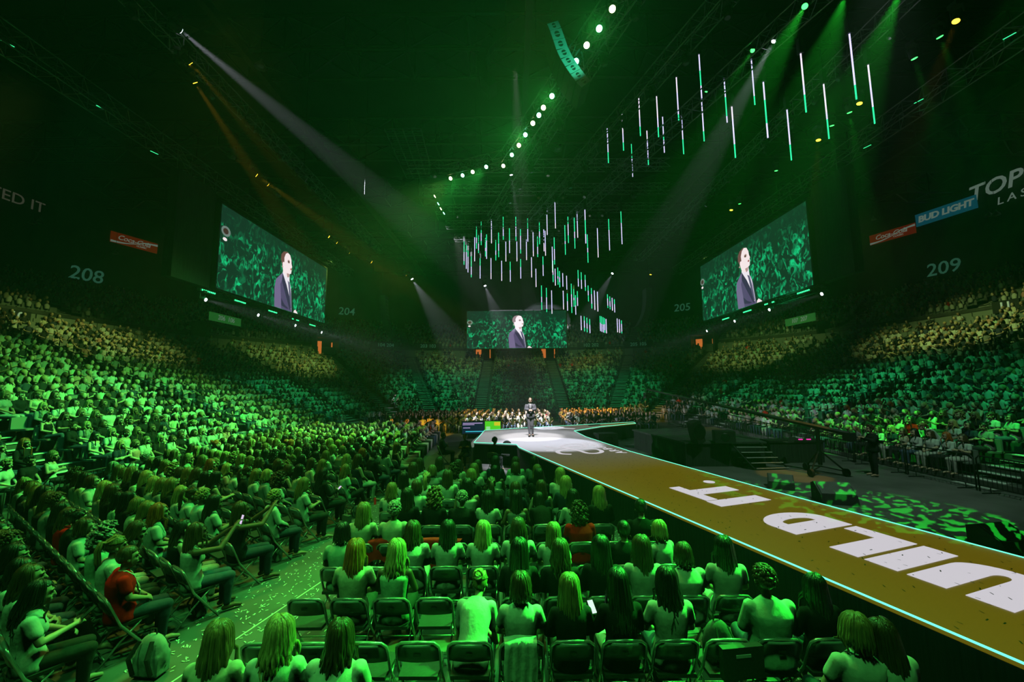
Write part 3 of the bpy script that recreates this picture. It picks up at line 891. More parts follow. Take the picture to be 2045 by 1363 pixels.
# --- the block of rows beside the runway (backs to the camera)
ROW_Y0, ROW_P, SEAT_P, SEAT_X0 = 4.45, .862, .535, .07
def cpos(k, i): return Vector((SEAT_X0+SEAT_P*i, ROW_Y0+ROW_P*k+.22, 0))
RW = (-.323, .946)
def run_left(y): return 4.61+(y-3.93)*(-.3415)
imax = {-1: 6, 0: 6, 1: 5, 2: 4, 3: 4, 4: 3, 5: 2, 6: 2, 7: 1, 8: 1}
FIX = {
    (-1, -5): ('long', 'dark blonde', 'lap', 'tee', 'cream', 'person with long caramel hair and cream top beside the aisle, row closest to camera'),
    (-1, -4): ('wavy', 'blonde', 'lap', 'tee', 'white', 'long-haired blonde person between two others in the row closest to camera'),
    (-1, -3): ('wavy', 'brown', 'lap_wide', 'tee', 'white', 'person with wavy brown highlighted hair, innermost of three in the closest row'),
    (-1, 5.35): ('bob', 'dark blonde', 'lap', 'tee', 'white', 'dark blonde person in white tee leaning head on neighbour by the runway'),
    (-1, 6.05): ('long', 'brown', 'lap', 'tee', 'white', 'brown-haired person in white tee leaning towards dark blonde neighbour by runway'),
    (0, -1): ('bun', 'blonde', 'lean', 'tee', 'white', 'person with blonde topknot and white tee bending forward off the chair'),
    (0, 0): ('bob', 'brown', 'lap', 'tee', 'white', 'person with short brown bob, pale sweater hanging on the chair behind'),
    (0, 1): ('long', 'dark blonde', 'lap', 'long', 'black', 'person with long streaked blonde hair and dark jacket next to black-haired phone user'),
    (0, 2): ('long_dark', 'black', 'phone_low', 'long', 'black', 'person with long black hair, dark jacket and lit phone in hand'),
    (0, 3): ('wavy', 'black', 'lap', 'tee', 'white', 'person with dark wavy half-up hair and white tee beside the backpack chair'),
    (0, 5): ('short', 'brown', 'lap_wide', 'long', 'pale green', 'person with short brown hair in pale long-sleeved shirt by the runway'),
    (0, 6): ('long_dark', 'black', 'lap', 'long', 'black', 'person with long dark hair and black leather jacket beside runway skirt'),
    (1, -4): ('long', 'red', 'lap', 'tee', 'cream', 'person with very long copper-red hair and olive top at row end'),
    (1, -3): ('wavy', 'blonde', 'lap', 'tank', 'pale green', 'person with long tousled blonde hair and satin sleeveless top next to redhead'),
    (1, 0): ('long_dark', 'black', 'lap', 'long', 'black', 'person with long glossy black hair and dark jacket in front of brown bob'),
    (1, 1): ('wavy', 'brown', 'lap', 'long', 'black', 'person with long wavy brown hair and black top two seats from black-haired pair'),
    (1, 2): ('long', 'black', 'lap', 'long', 'black', 'slim person with straight black hair and black top, second row with chairs'),
    (1, 3): ('long_dark', 'brown', 'lap', 'tee', 'white', 'person with long dark brown hair and white tee, hair over one shoulder'),
    (1, 4): ('bob', 'brown', 'lap_wide', 'tee', 'white', 'broad person with brown bob and white tee in second row with chairs'),
    (1, 5): ('long', 'black', 'lap', 'tee', 'white', 'dark-haired person in white tee sitting at the runway end of second row'),
    (2, -5): ('bob', 'black', 'lap', 'tee', 'pale green', 'person with short black hair in front of the redhead'),
    (2, -3): ('wavy', 'brown', 'lap_wide', 'tee', 'white', 'broad person with wavy brown hair in white tee before the red blanket'),
    (2, -2): ('long', 'black', 'lap', 'tee', 'white', 'person with long straight dark hair and white tee, seat past the red blanket'),
    (2, -1): ('long', 'blonde', 'lap', 'tee', 'white', 'person with long sleek blonde hair and white tee in third row with chairs'),
    (2, 0): ('braids', 'brown', 'lap', 'tee', 'white', 'person with thin brown braids and white tee with strap'),
    (2, 1): ('long', 'dark blonde', 'lap', 'tee', 'white', 'person with light brown long hair and white tee beside the empty chair'),
    (2, 3): ('crop', 'black', 'lap_man', 'tee', 'black', 'man with cropped dark hair and dark shirt, third row with chairs'),
    (2, 4): ('bob', 'blonde', 'lap', 'tee', 'white', 'person with bright blonde bob and white tee near runway, looking sideways'),
    (3, -5): ('long', 'dark blonde', 'lap', 'tee', 'cream', 'person with long golden brown hair on the aisle seat beside the red blanket'),
    (3, -4): ('short', 'grey', 'lap', 'tee', 'cream', 'person with short grey hair sitting between the two red blankets'),
    (3, 2): ('curly', 'brown', 'lap_wide', 'tee', 'red', 'person with dark curly hair in rust red shirt, runway block'),
    (3, 4): ('crop', 'black', 'lap_man', 'tee', 'black', 'man with short black hair and black tee at the runway row end'),
    (4, -4): ('long', 'black', 'lap', 'long', 'black', 'person with long black hair and black jacket, fifth row with chairs'),
    (4, -3): ('curly', 'dark blonde', 'lap', 'long', 'black', 'person with curly fair hair and black jacket, fifth row with chairs'),
    (4, -2): ('short', 'grey', 'lap_wide', 'long', 'black', 'grey-haired person in black jacket, fifth row with chairs'),
    (4, 3): ('long', 'blonde', 'lap', 'long', 'black', 'person with long pale blonde hair and black top near wedge speaker'),
}
EMPTY = {(0, -5), (0, -4), (0, -3), (0, -2), (0, 4), (1, -5), (1, -2), (1, -1), (2, -4), (2, 2), (3, -3), (3, -2), (3, -1), (3, 0), (3, 1), (3, 3), (4, -5), (-1, -2), (-1, -1), (-1, 0), (-1, 1), (-1, 2), (-1, 3), (-1, 4), (-1, 5), (-1, 6)}
for k in range(-1, 9):
    seq = list(range(-5, imax[k]+1))
    for i in seq:
        c = cpos(k, i)
        occ = (k, i) in FIX or ((k, i) not in EMPTY and k >= 3 and rnd.random() < .93)
        if k >= 0 or i in (-5, -4, -3):
            chair(c, rnd.uniform(-.03, .03), f"{'occupied' if occ else 'empty'} metal folding chair, runway block, {ordn[k+2]} row from camera, {ordn[i+6]} seat from aisle", CH_GROUP['runway'])
        if occ and (k, i) not in FIX:
            auto_person(c+Vector((rnd.uniform(-.03, .03), -.03, 0)), rnd.uniform(-.2, .2), f'runway block row {card(k+2)}, seat {card(i+6)}', B1)
for (k, i), (h, hc, po, tp, tc, lab) in FIX.items():
    c = cpos(k, i)
    yw = rnd.uniform(-.12, .12); rl = 0
    if i == 5.35: rl = .05
    if i == 6.05: rl = -.07
    if (k, i) == (2, 4): yw = .5
    auto_person(c+Vector((0, -.03, 0)), yw, '', B1, h, hc, po, tp, tc, extra=lab, roll=rl)

# --- the angled block across the aisle (profiles towards the stage)
NV = Vector((.545, .84, 0)).normalized(); RV = Vector((-NV.y, NV.x, 0))
YAW_A = math.atan2(NV.y, NV.x)-math.pi/2
END_R = {-3: 5.9, -2: 6.2, -1: 6.65, 0: 7.08, 1: 7.25, 2: 7.76, 3: 8.28, 4: 8.66, 5: 9.23, 6: 9.53, 7: 10.14, 8: 10.5, 9: 10.9, 10: 11.3}
def apos(k, j): return NV*(1.70+.825*k+.22)+RV*(END_R[k]+.27+.535*j)
AF = {
    (-1, 0): ('wavy', 'black', 'phone_low', 'tee', 'white', 'person in white tee holding a phone low, dark wavy hair, beside the backpack'),
    (0, 0): ('crop', 'brown', 'lap_man', 'tee', 'red', 'man in red polo shirt with lanyard on the aisle seat'),
    (1, 0): ('long', 'brown', 'phone_up', 'tank', 'white', 'person in white sleeveless top raising a phone with both arms'),
    (0, 1): ('pony', 'dark blonde', 'lap', 'tee', 'white', 'fair ponytailed person behind the man in red polo'),
    (1, 1): ('braids', 'black', 'lap', 'tank', 'black', 'person with long black braids and dark top beside the phone raiser'),
    (0, 2): ('curly', 'grey', 'lap', 'tee', 'pale green', 'person with big pale curly hair and patterned top'),
    (2, 0): ('long', 'brown', 'phone_up', 'tank', 'black', 'person in black sleeveless top filming with a phone near the aisle'),
    (3, 0): ('short', 'blonde', 'lap', 'long', 'white', 'person with short blonde hair and tight white long sleeves on aisle seat'),
    (4, 0): ('long', 'dark blonde', 'phone_low', 'tee', 'white', 'person with long fair hair and white tee, black trousers, aisle seat'),
    (5, 0): ('braids', 'black', 'phone_low', 'long', 'black', 'person dressed all in black looking at a lit phone by the aisle'),
    (6, 0): ('wavy', 'dark blonde', 'crossed', 'tee', 'pale green', 'person in pale tee and ripped jeans with legs crossed by the aisle'),
    (7, 0): ('long', 'brown', 'lap', 'tank', 'navy', 'person with off-shoulder navy top and pale jeans by the aisle'),
    (7, 1): ('long', 'blonde', 'lap', 'tank', 'red', 'blonde person in red strappy top next to off-shoulder neighbour'),
    (8, 0): ('crop', 'black', 'lap_man', 'long', 'black', 'man in black suit jacket at the end of the aisle block'),
    (2, 3): ('short', 'blonde', 'lap', 'tee', 'white', 'person with short tousled blonde hair and puffed white sleeves'),
    (0, 6): ('wavy', 'brown', 'lap', 'tee', 'red', 'person with red and white printed skirt and brown hair'),
    (4, 2): ('curly', 'brown', 'lap', 'tee', 'white', 'person with dark curls in white tee, aisle block'),
}
AEMPTY = {(3, 1), (3, 2), (4, 1), (5, 1), (6, 1), (2, 1)}
n_a = 0
for k in range(-3, 11):
    for j in range(0, 17):
        c = apos(k, j)
        if c.x < -11.5: break
        s_ = on_screen((c.x, c.y, 1.1), 40)
        if not s_: continue
        occ = (k, j) in AF or ((k, j) not in AEMPTY and rnd.random() < .94)
        chair(c, YAW_A+rnd.uniform(-.03, .03), f"{'occupied' if occ else 'empty'} metal folding chair, aisle block, {ordn[k+4]} row from camera, {ordn[j+1]} seat from aisle", CH_GROUP['aisle'])
        if occ:
            n_a += 1
            q = c-NV*.03
            if (k, j) in AF:
                h, hc, po, tp, tc, lab = AF[(k, j)]
                p = auto_person(q, YAW_A-.12, '', B2, h, hc, po, tp, tc, extra=lab)
                if (k, j) == (0, 0): red_man = p
                if (k, j) == (7, 0): objcol([x for x in p.children if x.name.startswith('trousers')][0], (.6, .6, .55))
            else:
                auto_person(q, YAW_A-.22+rnd.uniform(-.25, .2), f'aisle block row {card(k+4)}, seat {card(j+1)}', B2)
print('aisle block people', n_a, 'people', len(PEOPLE))
# --- front of the stands
cnt = {}
for p in sorted(cand, key=lambda p: (p[0] > 0, p[7], p[1])):
    side = 'aisle-side' if p[0] < 0 else 'runway-side'
    key = (side, p[7]); cnt[key] = cnt.get(key, 0)+1
    auto_person(Vector((p[0], p[1], p[2]+.02)), p[3], f'{side} stand row {card(p[7]+1)}, seat {card(cnt[key])}', f'front rows of the {side} stand')

# ------------------------------------------------------------------ stage and runway
ZS = .9
AV = Vector((-.323, .946, 0)).normalized(); CV = Vector((AV.y, -AV.x, 0)); O0 = Vector((4.61, 3.93, 0))
def ac(a, c, z=ZS): 
    v = O0+AV*a+CV*c; return Vector((v.x, v.y, z))
E0 = -9.0
outline = [ac(E0, 0), ac(13.45, 0), Vector((.16, 17.53, ZS)), Vector((-1.72, 18.2, ZS)), Vector((-1.58, 22.93, ZS)), Vector((1.28, 24.29, ZS)), Vector((8.0, 27.0, ZS)), Vector((7.9, 26.2, ZS)), Vector((5.2, 24.3, ZS)), Vector((3.34, 22.31, ZS)), Vector((3.53, 19.77, ZS)), ac(11.0, 3.55), ac(5, 3.3), ac(E0, 3.22)]
def stage_mat():
    m = bpy.data.materials.new('led_floor'); m.use_nodes = True; nt = m.node_tree; p = nt.nodes['Principled BSDF']
    p.inputs['Base Color'].default_value = (.12, .12, .12, 1); p.inputs['Roughness'].default_value = .45
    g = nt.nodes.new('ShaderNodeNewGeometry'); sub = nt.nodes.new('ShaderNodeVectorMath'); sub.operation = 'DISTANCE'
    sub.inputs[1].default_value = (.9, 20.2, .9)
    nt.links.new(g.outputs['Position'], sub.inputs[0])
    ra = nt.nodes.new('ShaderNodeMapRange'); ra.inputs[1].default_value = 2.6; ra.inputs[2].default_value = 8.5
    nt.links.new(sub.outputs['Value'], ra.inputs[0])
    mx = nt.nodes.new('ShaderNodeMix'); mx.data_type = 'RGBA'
    mx.inputs[6].default_value = (.09, .09, .095, 1); mx.inputs[7].default_value = (.105, .078, .002, 1)  # grey end: white spotlight pool round the speaker painted as glow; olive is LED
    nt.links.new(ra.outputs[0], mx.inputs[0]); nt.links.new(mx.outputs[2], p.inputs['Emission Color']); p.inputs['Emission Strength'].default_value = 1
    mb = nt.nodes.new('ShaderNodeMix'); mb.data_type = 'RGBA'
    mb.inputs[6].default_value = (.35, .35, .36, 1); mb.inputs[7].default_value = (.035, .04, .03, 1)  # paler base round the centre belongs to the same painted spotlight pool
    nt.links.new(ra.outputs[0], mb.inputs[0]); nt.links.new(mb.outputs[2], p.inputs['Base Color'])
    return m
M['led_floor'] = stage_mat()
stg = empty('stage', (0, 0, 0)); tag(stg, 'raised stage with long olive LED runway and black skirt', 'stage')
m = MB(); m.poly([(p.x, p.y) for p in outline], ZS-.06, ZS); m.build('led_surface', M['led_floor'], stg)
cx_ = sum((p for p in outline), Vector())/len(outline)
def inset(p, q, d):
    t = (q-p).normalized(); return Vector((t.y, -t.x, 0))*d
m = MB(); n = len(outline)
area = sum(outline[i].x*outline[(i+1) % n].y-outline[(i+1) % n].x*outline[i].y for i in range(n))
sg = -1 if area > 0 else 1
vs = []
m.poly([(p.x, p.y) for p in outline], 0.0, ZS-.065)
skirt = m.build('skirt', M['drape'], stg)
for i in range(n-1):
    p, q = outline[i], outline[i+1]
    if i in (5, 6): pass
    t = (q-p).normalized()
    out = Vector((t.y, -t.x, 0))*(1 if area > 0 else -1)
    e = MB(); e.tube([p+out*.012+Vector((0, 0, .002)), q+out*.012+Vector((0, 0, .002))], .013, 6)
    e.build('edge_light', M['edge_glow'], stg)
# steps at the side of the stage
for j in range(3):
    a, b = Vector((-1.76, 18.2, 0)), Vector((-1.62, 22.4, 0)); w = .3
    o = -w*(j+1)
    MB().poly([(a.x+o, a.y), (a.x+o+w, a.y), (b.x+o+w, b.y), (b.x+o, b.y)], .02, ZS-.22*(j+1)).build('step', M['nosing'] if 0 else mat('step_grey', (.3, .3, .3), .6), stg)

# lettering on the runway: BUILD IT.
LH, ST = 1.39, .39
def letter_poly(ch):
    """x along the reading direction, y up from the baseline, cap height 1 -> LH"""
    H, s = LH, ST
    if ch == 'I': return [[(0, 0), (s, 0), (s, H), (0, H)]], s
    if ch == 'L': return [[(0, 0), (.85, 0), (.85, .31), (s, .31), (s, H), (0, H)]], .85
    if ch == 'T': return [[(0, H), (1.18, H), (1.18, H-.30), (.59+s/2+.03, H-.30), (.59+s/2+.03, 0), (.59-s/2+.03, 0), (.59-s/2+.03, H-.30), (0, H-.30)]], 1.18
    if ch == 'U':
        o = [(0, H), (s, H)]+[(.475+(.475-s)*math.cos(a), .42+.16*math.sin(a)) for a in np.linspace(math.pi, 2*math.pi, 10)]+[(.95-s, H), (.95, H)]
        o += [(.475+.475*math.cos(a), .42+.42*math.sin(a)) for a in np.linspace(2*math.pi, math.pi, 16)]
        return [o], .95
    if ch == 'D':
        o = [(0, 0), (.45, 0)]+[(.45+.45*math.cos(a), H/2+H/2*math.sin(a)) for a in np.linspace(-math.pi/2, math.pi/2, 18)]+[(0, H)]
        i = [(s, .34), (s, H-.34)]+[(.47+.13*math.cos(a), H/2+(H/2-.34)*math.sin(a)) for a in np.linspace(math.pi/2, -math.pi/2, 10)]
        return [o, i], .9
    if ch == 'B':
        o = [(0, 0), (.5, 0)]+[(.5+.4*math.cos(a), .37+.37*math.sin(a)) for a in np.linspace(-math.pi/2, math.pi/2, 12)]+[(.45+.36*math.cos(a), H-.33+.33*math.sin(a)) for a in np.linspace(-math.pi/2, math.pi/2, 12)]+[(0, H)]
        return [o], .9
    if ch == '.': return [[(.13+.14*math.cos(a), .13+.14*math.sin(a)) for a in np.linspace(0, 2*math.pi, 20, endpoint=False)]], .26
def fill_mesh(name, loops, z0, z1, material, xf):
    bm = bmesh.new()
    es = []
    for L in loops:
        v = [bm.verts.new((p[0], p[1], 0)) for p in L]
        es += [bm.edges.new((v[i], v[(i+1) % len(v)])) for i in range(len(v))]
    bmesh.ops.triangle_fill(bm, edges=es, use_beauty=True, use_dissolve=False)
    fs = list(bm.faces)
    r = bmesh.ops.extrude_face_region(bm, geom=fs)
    for g in r['geom']:
        if isinstance(g, bmesh.types.BMVert): g.co.z = z1-z0
    for v in bm.verts:
        w = xf(v.co.x, v.co.y); v.co = Vector((w[0], w[1], z0+v.co.z))
    bmesh.ops.recalc_face_normals(bm, faces=bm.faces)
    me = bpy.data.meshes.new(name); bm.to_mesh(me); bm.free(); me.materials.append(material)
    return me
for ch, a0, c0 in (('B', -.62, 2.49), ('U', .45, 2.49), ('I', 1.50, 2.49), ('L', 1.97, 2.49), ('D', 2.90, 2.52), ('I', 4.52, 2.60), ('T', 4.95, 2.64), ('.', 6.12, 2.74)):
    loops, w = letter_poly(ch)
    me = fill_mesh('lettering', loops, ZS+.002, ZS+.008, M['letter'], lambda x, y: ac(a0+x, c0-y))
    o = put('lettering', me, stg); o['label'] = f'white capital letter {ch}' if ch != '.' else 'white full stop'

# text helper
def text_mesh(s, size, material, extrude=.01, shear=0.0, space=1.0, bold=0.0):
    c = bpy.data.curves.new('t', 'FONT'); c.body = s; c.size = size; c.extrude = extrude; c.align_x = 'CENTER'; c.align_y = 'CENTER'; c.shear = shear; c.space_character = space; c.offset = bold
    c.resolution_u = 3
    o = bpy.data.objects.new('t', c); COL.objects.link(o)
    dg = bpy.context.evaluated_depsgraph_get(); dg.update()
    me = bpy.data.meshes.new_from_object(o.evaluated_get(dg), depsgraph=dg)
    bpy.data.objects.remove(o); bpy.data.curves.remove(c)
    me.materials.clear(); me.materials.append(material)
    return me
# emblem and wordmark by the stage
def ribbon(pts, widths, z):
    vs, fs = [], []
    for i, p in enumerate(pts):
        t = (Vector(pts[min(i+1, len(pts)-1)])-Vector(pts[max(i-1, 0)])).normalized(); nn = Vector((-t.y, t.x))
        w = widths[i]/2
        vs += [Vector(p)+nn*w, Vector(p)-nn*w]
    out = [tuple(ac(v.x, v.y, z)) for v in vs]
    fs = [(2*i, 2*i+1, 2*i+3, 2*i+2) for i in range(len(pts)-1)]
    return out, fs
def smooth_path(ctrl, n=10):
    P = [Vector(c) for c in ctrl]; out = []
    for i in range(len(P)-1):
        p0, p1, p2, p3 = P[max(i-1, 0)], P[i], P[i+1], P[min(i+2, len(P)-1)]
        for k in range(n):
            t = k/n
            out.append(.5*((2*p1)+(p2-p0)*t+(2*p0-5*p1+4*p2-p3)*t*t+(3*p1-p0-3*p2+p3)*t*t*t))
    out.append(P[-1]); return out
def px_ac(px, py):
    v = atz(px, py, ZS)-O0; return (v.dot(AV), v.dot(CV))
# emblem traced on the stage floor plane
em1 = smooth_path([px_ac(900+x*420/2045, 830+y*420/2045) for x, y in ((925, 300), (990, 318), (1110, 320), (1200, 300), (1290, 310), (1310, 300), (1270, 283), (1180, 280), (1105, 290), (1085, 305), (1130, 322), (1250, 345), (1330, 368), (1420, 370), (1470, 355), (1440, 335), (1360, 325), (1250, 325), (1140, 330), (1060, 345), (1040, 358), (1080, 375), (1175, 380))], 8)
m = MB(); v, f = ribbon(em1, [.17]*len(em1), ZS+.006); m.add(v, f)
v, f = ribbon([Vector(px_ac(900+930*420/2045, 830+343*420/2045)), Vector(px_ac(900+1000*420/2045, 830+343*420/2045))], [.2, .2], ZS+.006); m.add(v, f)
o = m.build('emblem', M['letter'], stg); o['label'] = 'white looping emblem'
for i, chh in enumerate('ARBONNE'):
    me = text_mesh(chh, .52, M['letter'], .002, 0, 1, .012)
    o = put('wordmark_letter', me, stg)
    # reading direction runs along the runway away from the camera
    mt = Matrix((AV, -CV, Vector((0, 0, 1)))).transposed().to_4x4()
    o.matrix_world = Matrix.Translation(ac(10.95+i*.43, 3.1, ZS+.004)) @ mt
m = MB(); v, f = ribbon([Vector(px_ac(1083, 856.5)), Vector(px_ac(1110, 855.5)), Vector(px_ac(1148, 857))], [.35, .4, .3], ZS+.006); m.add(v, f)
m.build('emblem', M['letter'], stg)

# the speaker on stage: standing man in grey suit, hands clasped
man = atz(1060, 872, ZS)
make_pose('stand_clasp', stand=True, male=True, bulk=1.02, arms=[((-.235, .0, .82), (-.045, .21, .80)), ((.235, .0, .82), (.045, .20, .80))], styles=('long', 'tee'), legs=[((-.075, .03, .49), (-.085, .0, .09), 0), ((.075, .04, .49), (.05, .09, .09), 0)])
sp = POSES['stand_clasp']
o = put('person', sp['body']); o.location = man; o.rotation_euler = (0, 0, math.pi-.03); o.scale = (1.07,)*3; objcol(o, (.62, .40, .30))
tag(o, 'bald man in grey suit standing on the stage with hands clasped', 'person')
add_face(o, sp['head'], sp['head_rot'], True)
h = put('hair', HAIRS['crop'][0], o, sp['head']); h.scale = (.99*HS, .99*HS, .93*HS); objcol(h, (.10, .06, .04)); h.location = sp['head']+Vector((0, -.012, -.012))
SUIT = (.15, .153, .18)
t = put('jacket', sp['long'], o); objcol(t, SUIT)
t = put('trousers', sp['trousers'], o); objcol(t, SUIT)
T_ = sp['T']
m = MB()
sv_ = [T_((-.045, .075, 1.075)), T_((.045, .075, 1.075)), T_((.03, .112, .92)), T_((0, .122, .80)), T_((-.03, .112, .92))]
m.add([v+Vector((0, .022, 0)) for v in sv_]+[v+Vector((0, -.04, 0)) for v in sv_], [(0, 1, 2, 3, 4), (9, 8, 7, 6, 5)]+[(i, 5+i, 5+(i+1) % 5, (i+1) % 5) for i in range(5)])
m.build('shirt_front', M['white'], o)
m = MB(); m.tube([T_((0, .11, 1.06)), T_((0, .14, .95)), T_((0, .155, .82))], [.014, .02, .022], 6, flat=.4); m.build('tie', mat('tie', (.06, .08, .13), .6), o)
for s in (-1, 1):
    m = MB(); m.tube([T_((s*.05, .07, 1.08)), T_((s*.075, .11, .98)), T_((s*.015, .145, .80))], [.012, .024, .01], 6, flat=.5); m.build('lapel', mat('lapel', (.06, .062, .078), .7), o)
    lg = Vector((-.085, .0, .09)) if s < 0 else Vector((.05, .09, .09))
    m = MB(); m.cap2(lg+Vector((0, -.04, -.04)), .05, lg+Vector((s*.02, .1, -.045)), .045); m.cap2(lg+Vector((s*.02, .1, -.045)), .045, lg+Vector((s*.035, .19, -.055)), .035); m.build('shoe', M['black_gloss'], o, True)
PEOPLE.append(o)

# ------------------------------------------------------------------ video screens
SW, SH_ = 13.5, 5.1
def screen_mat():
    m = bpy.data.materials.new('video_picture'); m.use_nodes = True; nt = m.node_tree; p = nt.nodes['Principled BSDF']
    p.inputs['Base Color'].default_value = (.002, .002, .002, 1); p.inputs['Roughness'].default_value = .5; p.inputs['Specular IOR Level'].default_value = 0
    tc = nt.nodes.new('ShaderNodeTexCoord')
    mp = nt.nodes.new('ShaderNodeMapping'); mp.inputs['Scale'].default_value = (2.3, 1, 1.6)
    vo = nt.nodes.new('ShaderNodeTexVoronoi'); vo.inputs['Scale'].default_value = 1.25; vo.inputs['Randomness'].default_value = 1
    nz = nt.nodes.new('ShaderNodeTexNoise'); nz.inputs['Scale'].default_value = 1.6; nz.inputs['Detail'].default_value = 3
    dist = nt.nodes.new('ShaderNodeMix'); dist.data_type = 'VECTOR'; dist.inputs[0].default_value = .35
    nt.links.new(tc.outputs['Object'], mp.inputs[0]); nt.links.new(mp.outputs[0], nz.inputs[0])
    nt.links.new(mp.outputs[0], dist.inputs[4]); nt.links.new(nz.outputs['Color'], dist.inputs[5]); nt.links.new(dist.outputs[1], vo.inputs[0])
    n2 = nt.nodes.new('ShaderNodeTexNoise'); n2.inputs['Scale'].default_value = .95; n2.inputs['Detail'].default_value = 5; n2.inputs['Distortion'].default_value = 1.4
    nt.links.new(mp.outputs[0], n2.inputs[0])
    r1 = nt.nodes.new('ShaderNodeMapRange'); r1.inputs[1].default_value = .5; r1.inputs[2].default_value = .66; r1.inputs[3].default_value = 0; r1.inputs[4].default_value = 1
    nt.links.new(n2.outputs[0], r1.inputs[0])
    sep = nt.nodes.new('ShaderNodeSeparateColor'); nt.links.new(vo.outputs['Color'], sep.inputs[0])
    r2 = nt.nodes.new('ShaderNodeMapRange'); r2.inputs[1].default_value = .1; r2.inputs[2].default_value = .9; r2.inputs[3].default_value = .12; r2.inputs[4].default_value = 1
    nt.links.new(sep.outputs[0], r2.inputs[0])
    mu = nt.nodes.new('ShaderNodeMath'); mu.operation = 'MULTIPLY'; nt.links.new(r1.outputs[0], mu.inputs[0]); nt.links.new(r2.outputs[0], mu.inputs[1])
    # brighter crowd low in the picture, dark seats high up
    sx = nt.nodes.new('ShaderNodeSeparateXYZ'); nt.links.new(tc.outputs['Object'], sx.inputs[0])
    r3 = nt.nodes.new('ShaderNodeMapRange'); r3.inputs[1].default_value = 4.6; r3.inputs[2].default_value = 3.0; r3.inputs[3].default_value = .12; r3.inputs[4].default_value = 1
    nt.links.new(sx.outputs[2], r3.inputs[0])
    m2 = nt.nodes.new('ShaderNodeMath'); m2.operation = 'MULTIPLY'; nt.links.new(mu.outputs[0], m2.inputs[0]); nt.links.new(r3.outputs[0], m2.inputs[1])
    mx = nt.nodes.new('ShaderNodeMix'); mx.data_type = 'RGBA'; mx.inputs[6].default_value = (.006, .028, .017, 1); mx.inputs[7].default_value = (.01, .62, .22, 1)
    nt.links.new(m2.outputs[0], mx.inputs[0]); nt.links.new(mx.outputs[2], p.inputs['Emission Color']); p.inputs['Emission Strength'].default_value = 1
    return m
M['video'] = screen_mat()
vm = {k: emis('video_'+k, c, 1) for k, c in dict(suit=(.085, .06, .15), suit_light=(.17, .125, .26), lapel=(.035, .025, .07), skin=(.95, .80, .82), shade=(.45, .28, .26), hairc=(.16, .06, .06), shirt=(.85, .8, .88), tie=(.10, .09, .17), dark=(.05, .02, .02), lens=(.15, .2, .18), lip=(.4, .12, .12)).items()}
def uv(x, y): return ((x-121)/1804*SW, (885-y)/680*SH_)
def circ(x, y, rx, ry, n=16): return [(x+rx*math.cos(2*math.pi*i/n), y+ry*math.sin(2*math.pi*i/n)) for i in range(n)]
PICT = [
    ('suit', 'suit_light', [(885, 884), (872, 700), (890, 610), (990, 520), (1060, 600), (1140, 600), (1165, 680), (1192, 870), (1192, 884)]),
    ('suit', 'suit', [(1000, 884), (985, 760), (965, 640), (1010, 560), (1090, 690), (1170, 860), (1185, 884)]),
    ('sleeve_fold', 'lapel', [(990, 780), (1050, 830), (1130, 860), (1090, 865), (1000, 850)]),
    ('shirt', 'shirt', [(992, 522), (1000, 480), (1110, 480), (1122, 590), (1150, 640), (1182, 850), (1160, 860), (1100, 690)]),
    ('lapel', 'lapel', [(994, 525), (1070, 625), (1130, 730), (1172, 866), (1150, 870), (1050, 710), (985, 600)]),
    ('tie', 'tie', [(1085, 575), (1118, 590), (1128, 610), (1155, 700), (1180, 850), (1165, 850), (1118, 690), (1100, 610)]),
    ('face', 'skin', [(985, 470), (975, 430), (962, 370), (985, 305), (1045, 286), (1105, 302), (1132, 345), (1138, 385), (1153, 415), (1142, 428), (1150, 445), (1143, 462), (1140, 488), (1115, 500), (1105, 535), (1060, 545), (1000, 512)]),
    ('neck_shade', 'shade', [(1060, 505), (1110, 500), (1105, 535), (1075, 545)]),
    ('hair', 'hairc', [(978, 455), (945, 392), (950, 340), (985, 302), (1045, 285), (1070, 287), (1025, 312), (1002, 360), (1006, 405), (990, 415)]),
    ('ear', 'skin', circ(990, 432, 13, 24)),
    ('eye', 'shade', circ(1082, 378, 22, 18)), ('eye', 'dark', circ(1080, 381, 12, 9)),
    ('mouth', 'lip', circ(1130, 445, 15, 10)), ('microphone', 'shade', circ(972, 462, 13, 9)),
    ('hand', 'skin', [(1212, 884), (1222, 862), (1245, 848), (1270, 862), (1298, 884)]),
    ('lens', 'lens', circ(172, 412, 52, 42)), ('lens', 'dark', circ(170, 412, 30, 24)), ('badge', 'skin', circ(165, 480, 24, 14)),
]
figs = []
for i, (nm, mk, pts) in enumerate(PICT):
    figs.append((nm, fill_mesh(nm, [[uv(*p) for p in pts]], 0, .004, vm[mk], lambda x, y: (x, y)), i))
panel = MB().box((SW/2, .1, SH_/2), (SW, .18, SH_)).mesh('picture', M['video'])
def screen(loc, rz, label, back=True):
    e = empty('video_screen', loc, rz); tag(e, label, 'screen')
    put('picture', panel, e)
    for nm, me, i in figs:
        o = put(nm, me, e); o.rotation_euler = (R(90), 0, 0); o.location = (0, .006-.004*i, 0)
    m = MB(); m.box((SW/2, .45, SH_/2), (SW+.1, .5, SH_+.1)); m.build('housing', M['black'], e)
    for z in (-.08, SH_+.08): MB().box((SW/2, .1, z), (SW+.3, .22, .12)).build('frame_rail', M['black'], e)
    for x in (-.08, SW+.08): MB().box((x, .1, SH_/2), (.12, .22, SH_+.2)).build('frame_rail', M['black'], e)
    return e
screen((-17.2, 22.85, 9.22), R(90), 'large video screen showing suited man hanging over the aisle-side stand')
screen((17.6, 36.4, 9.1), R(-90), 'large video screen showing suited man hanging over the runway-side stand')
screen((-6.1, 54, 8.35), 0, 'wide video screen above the end stand behind the stage')
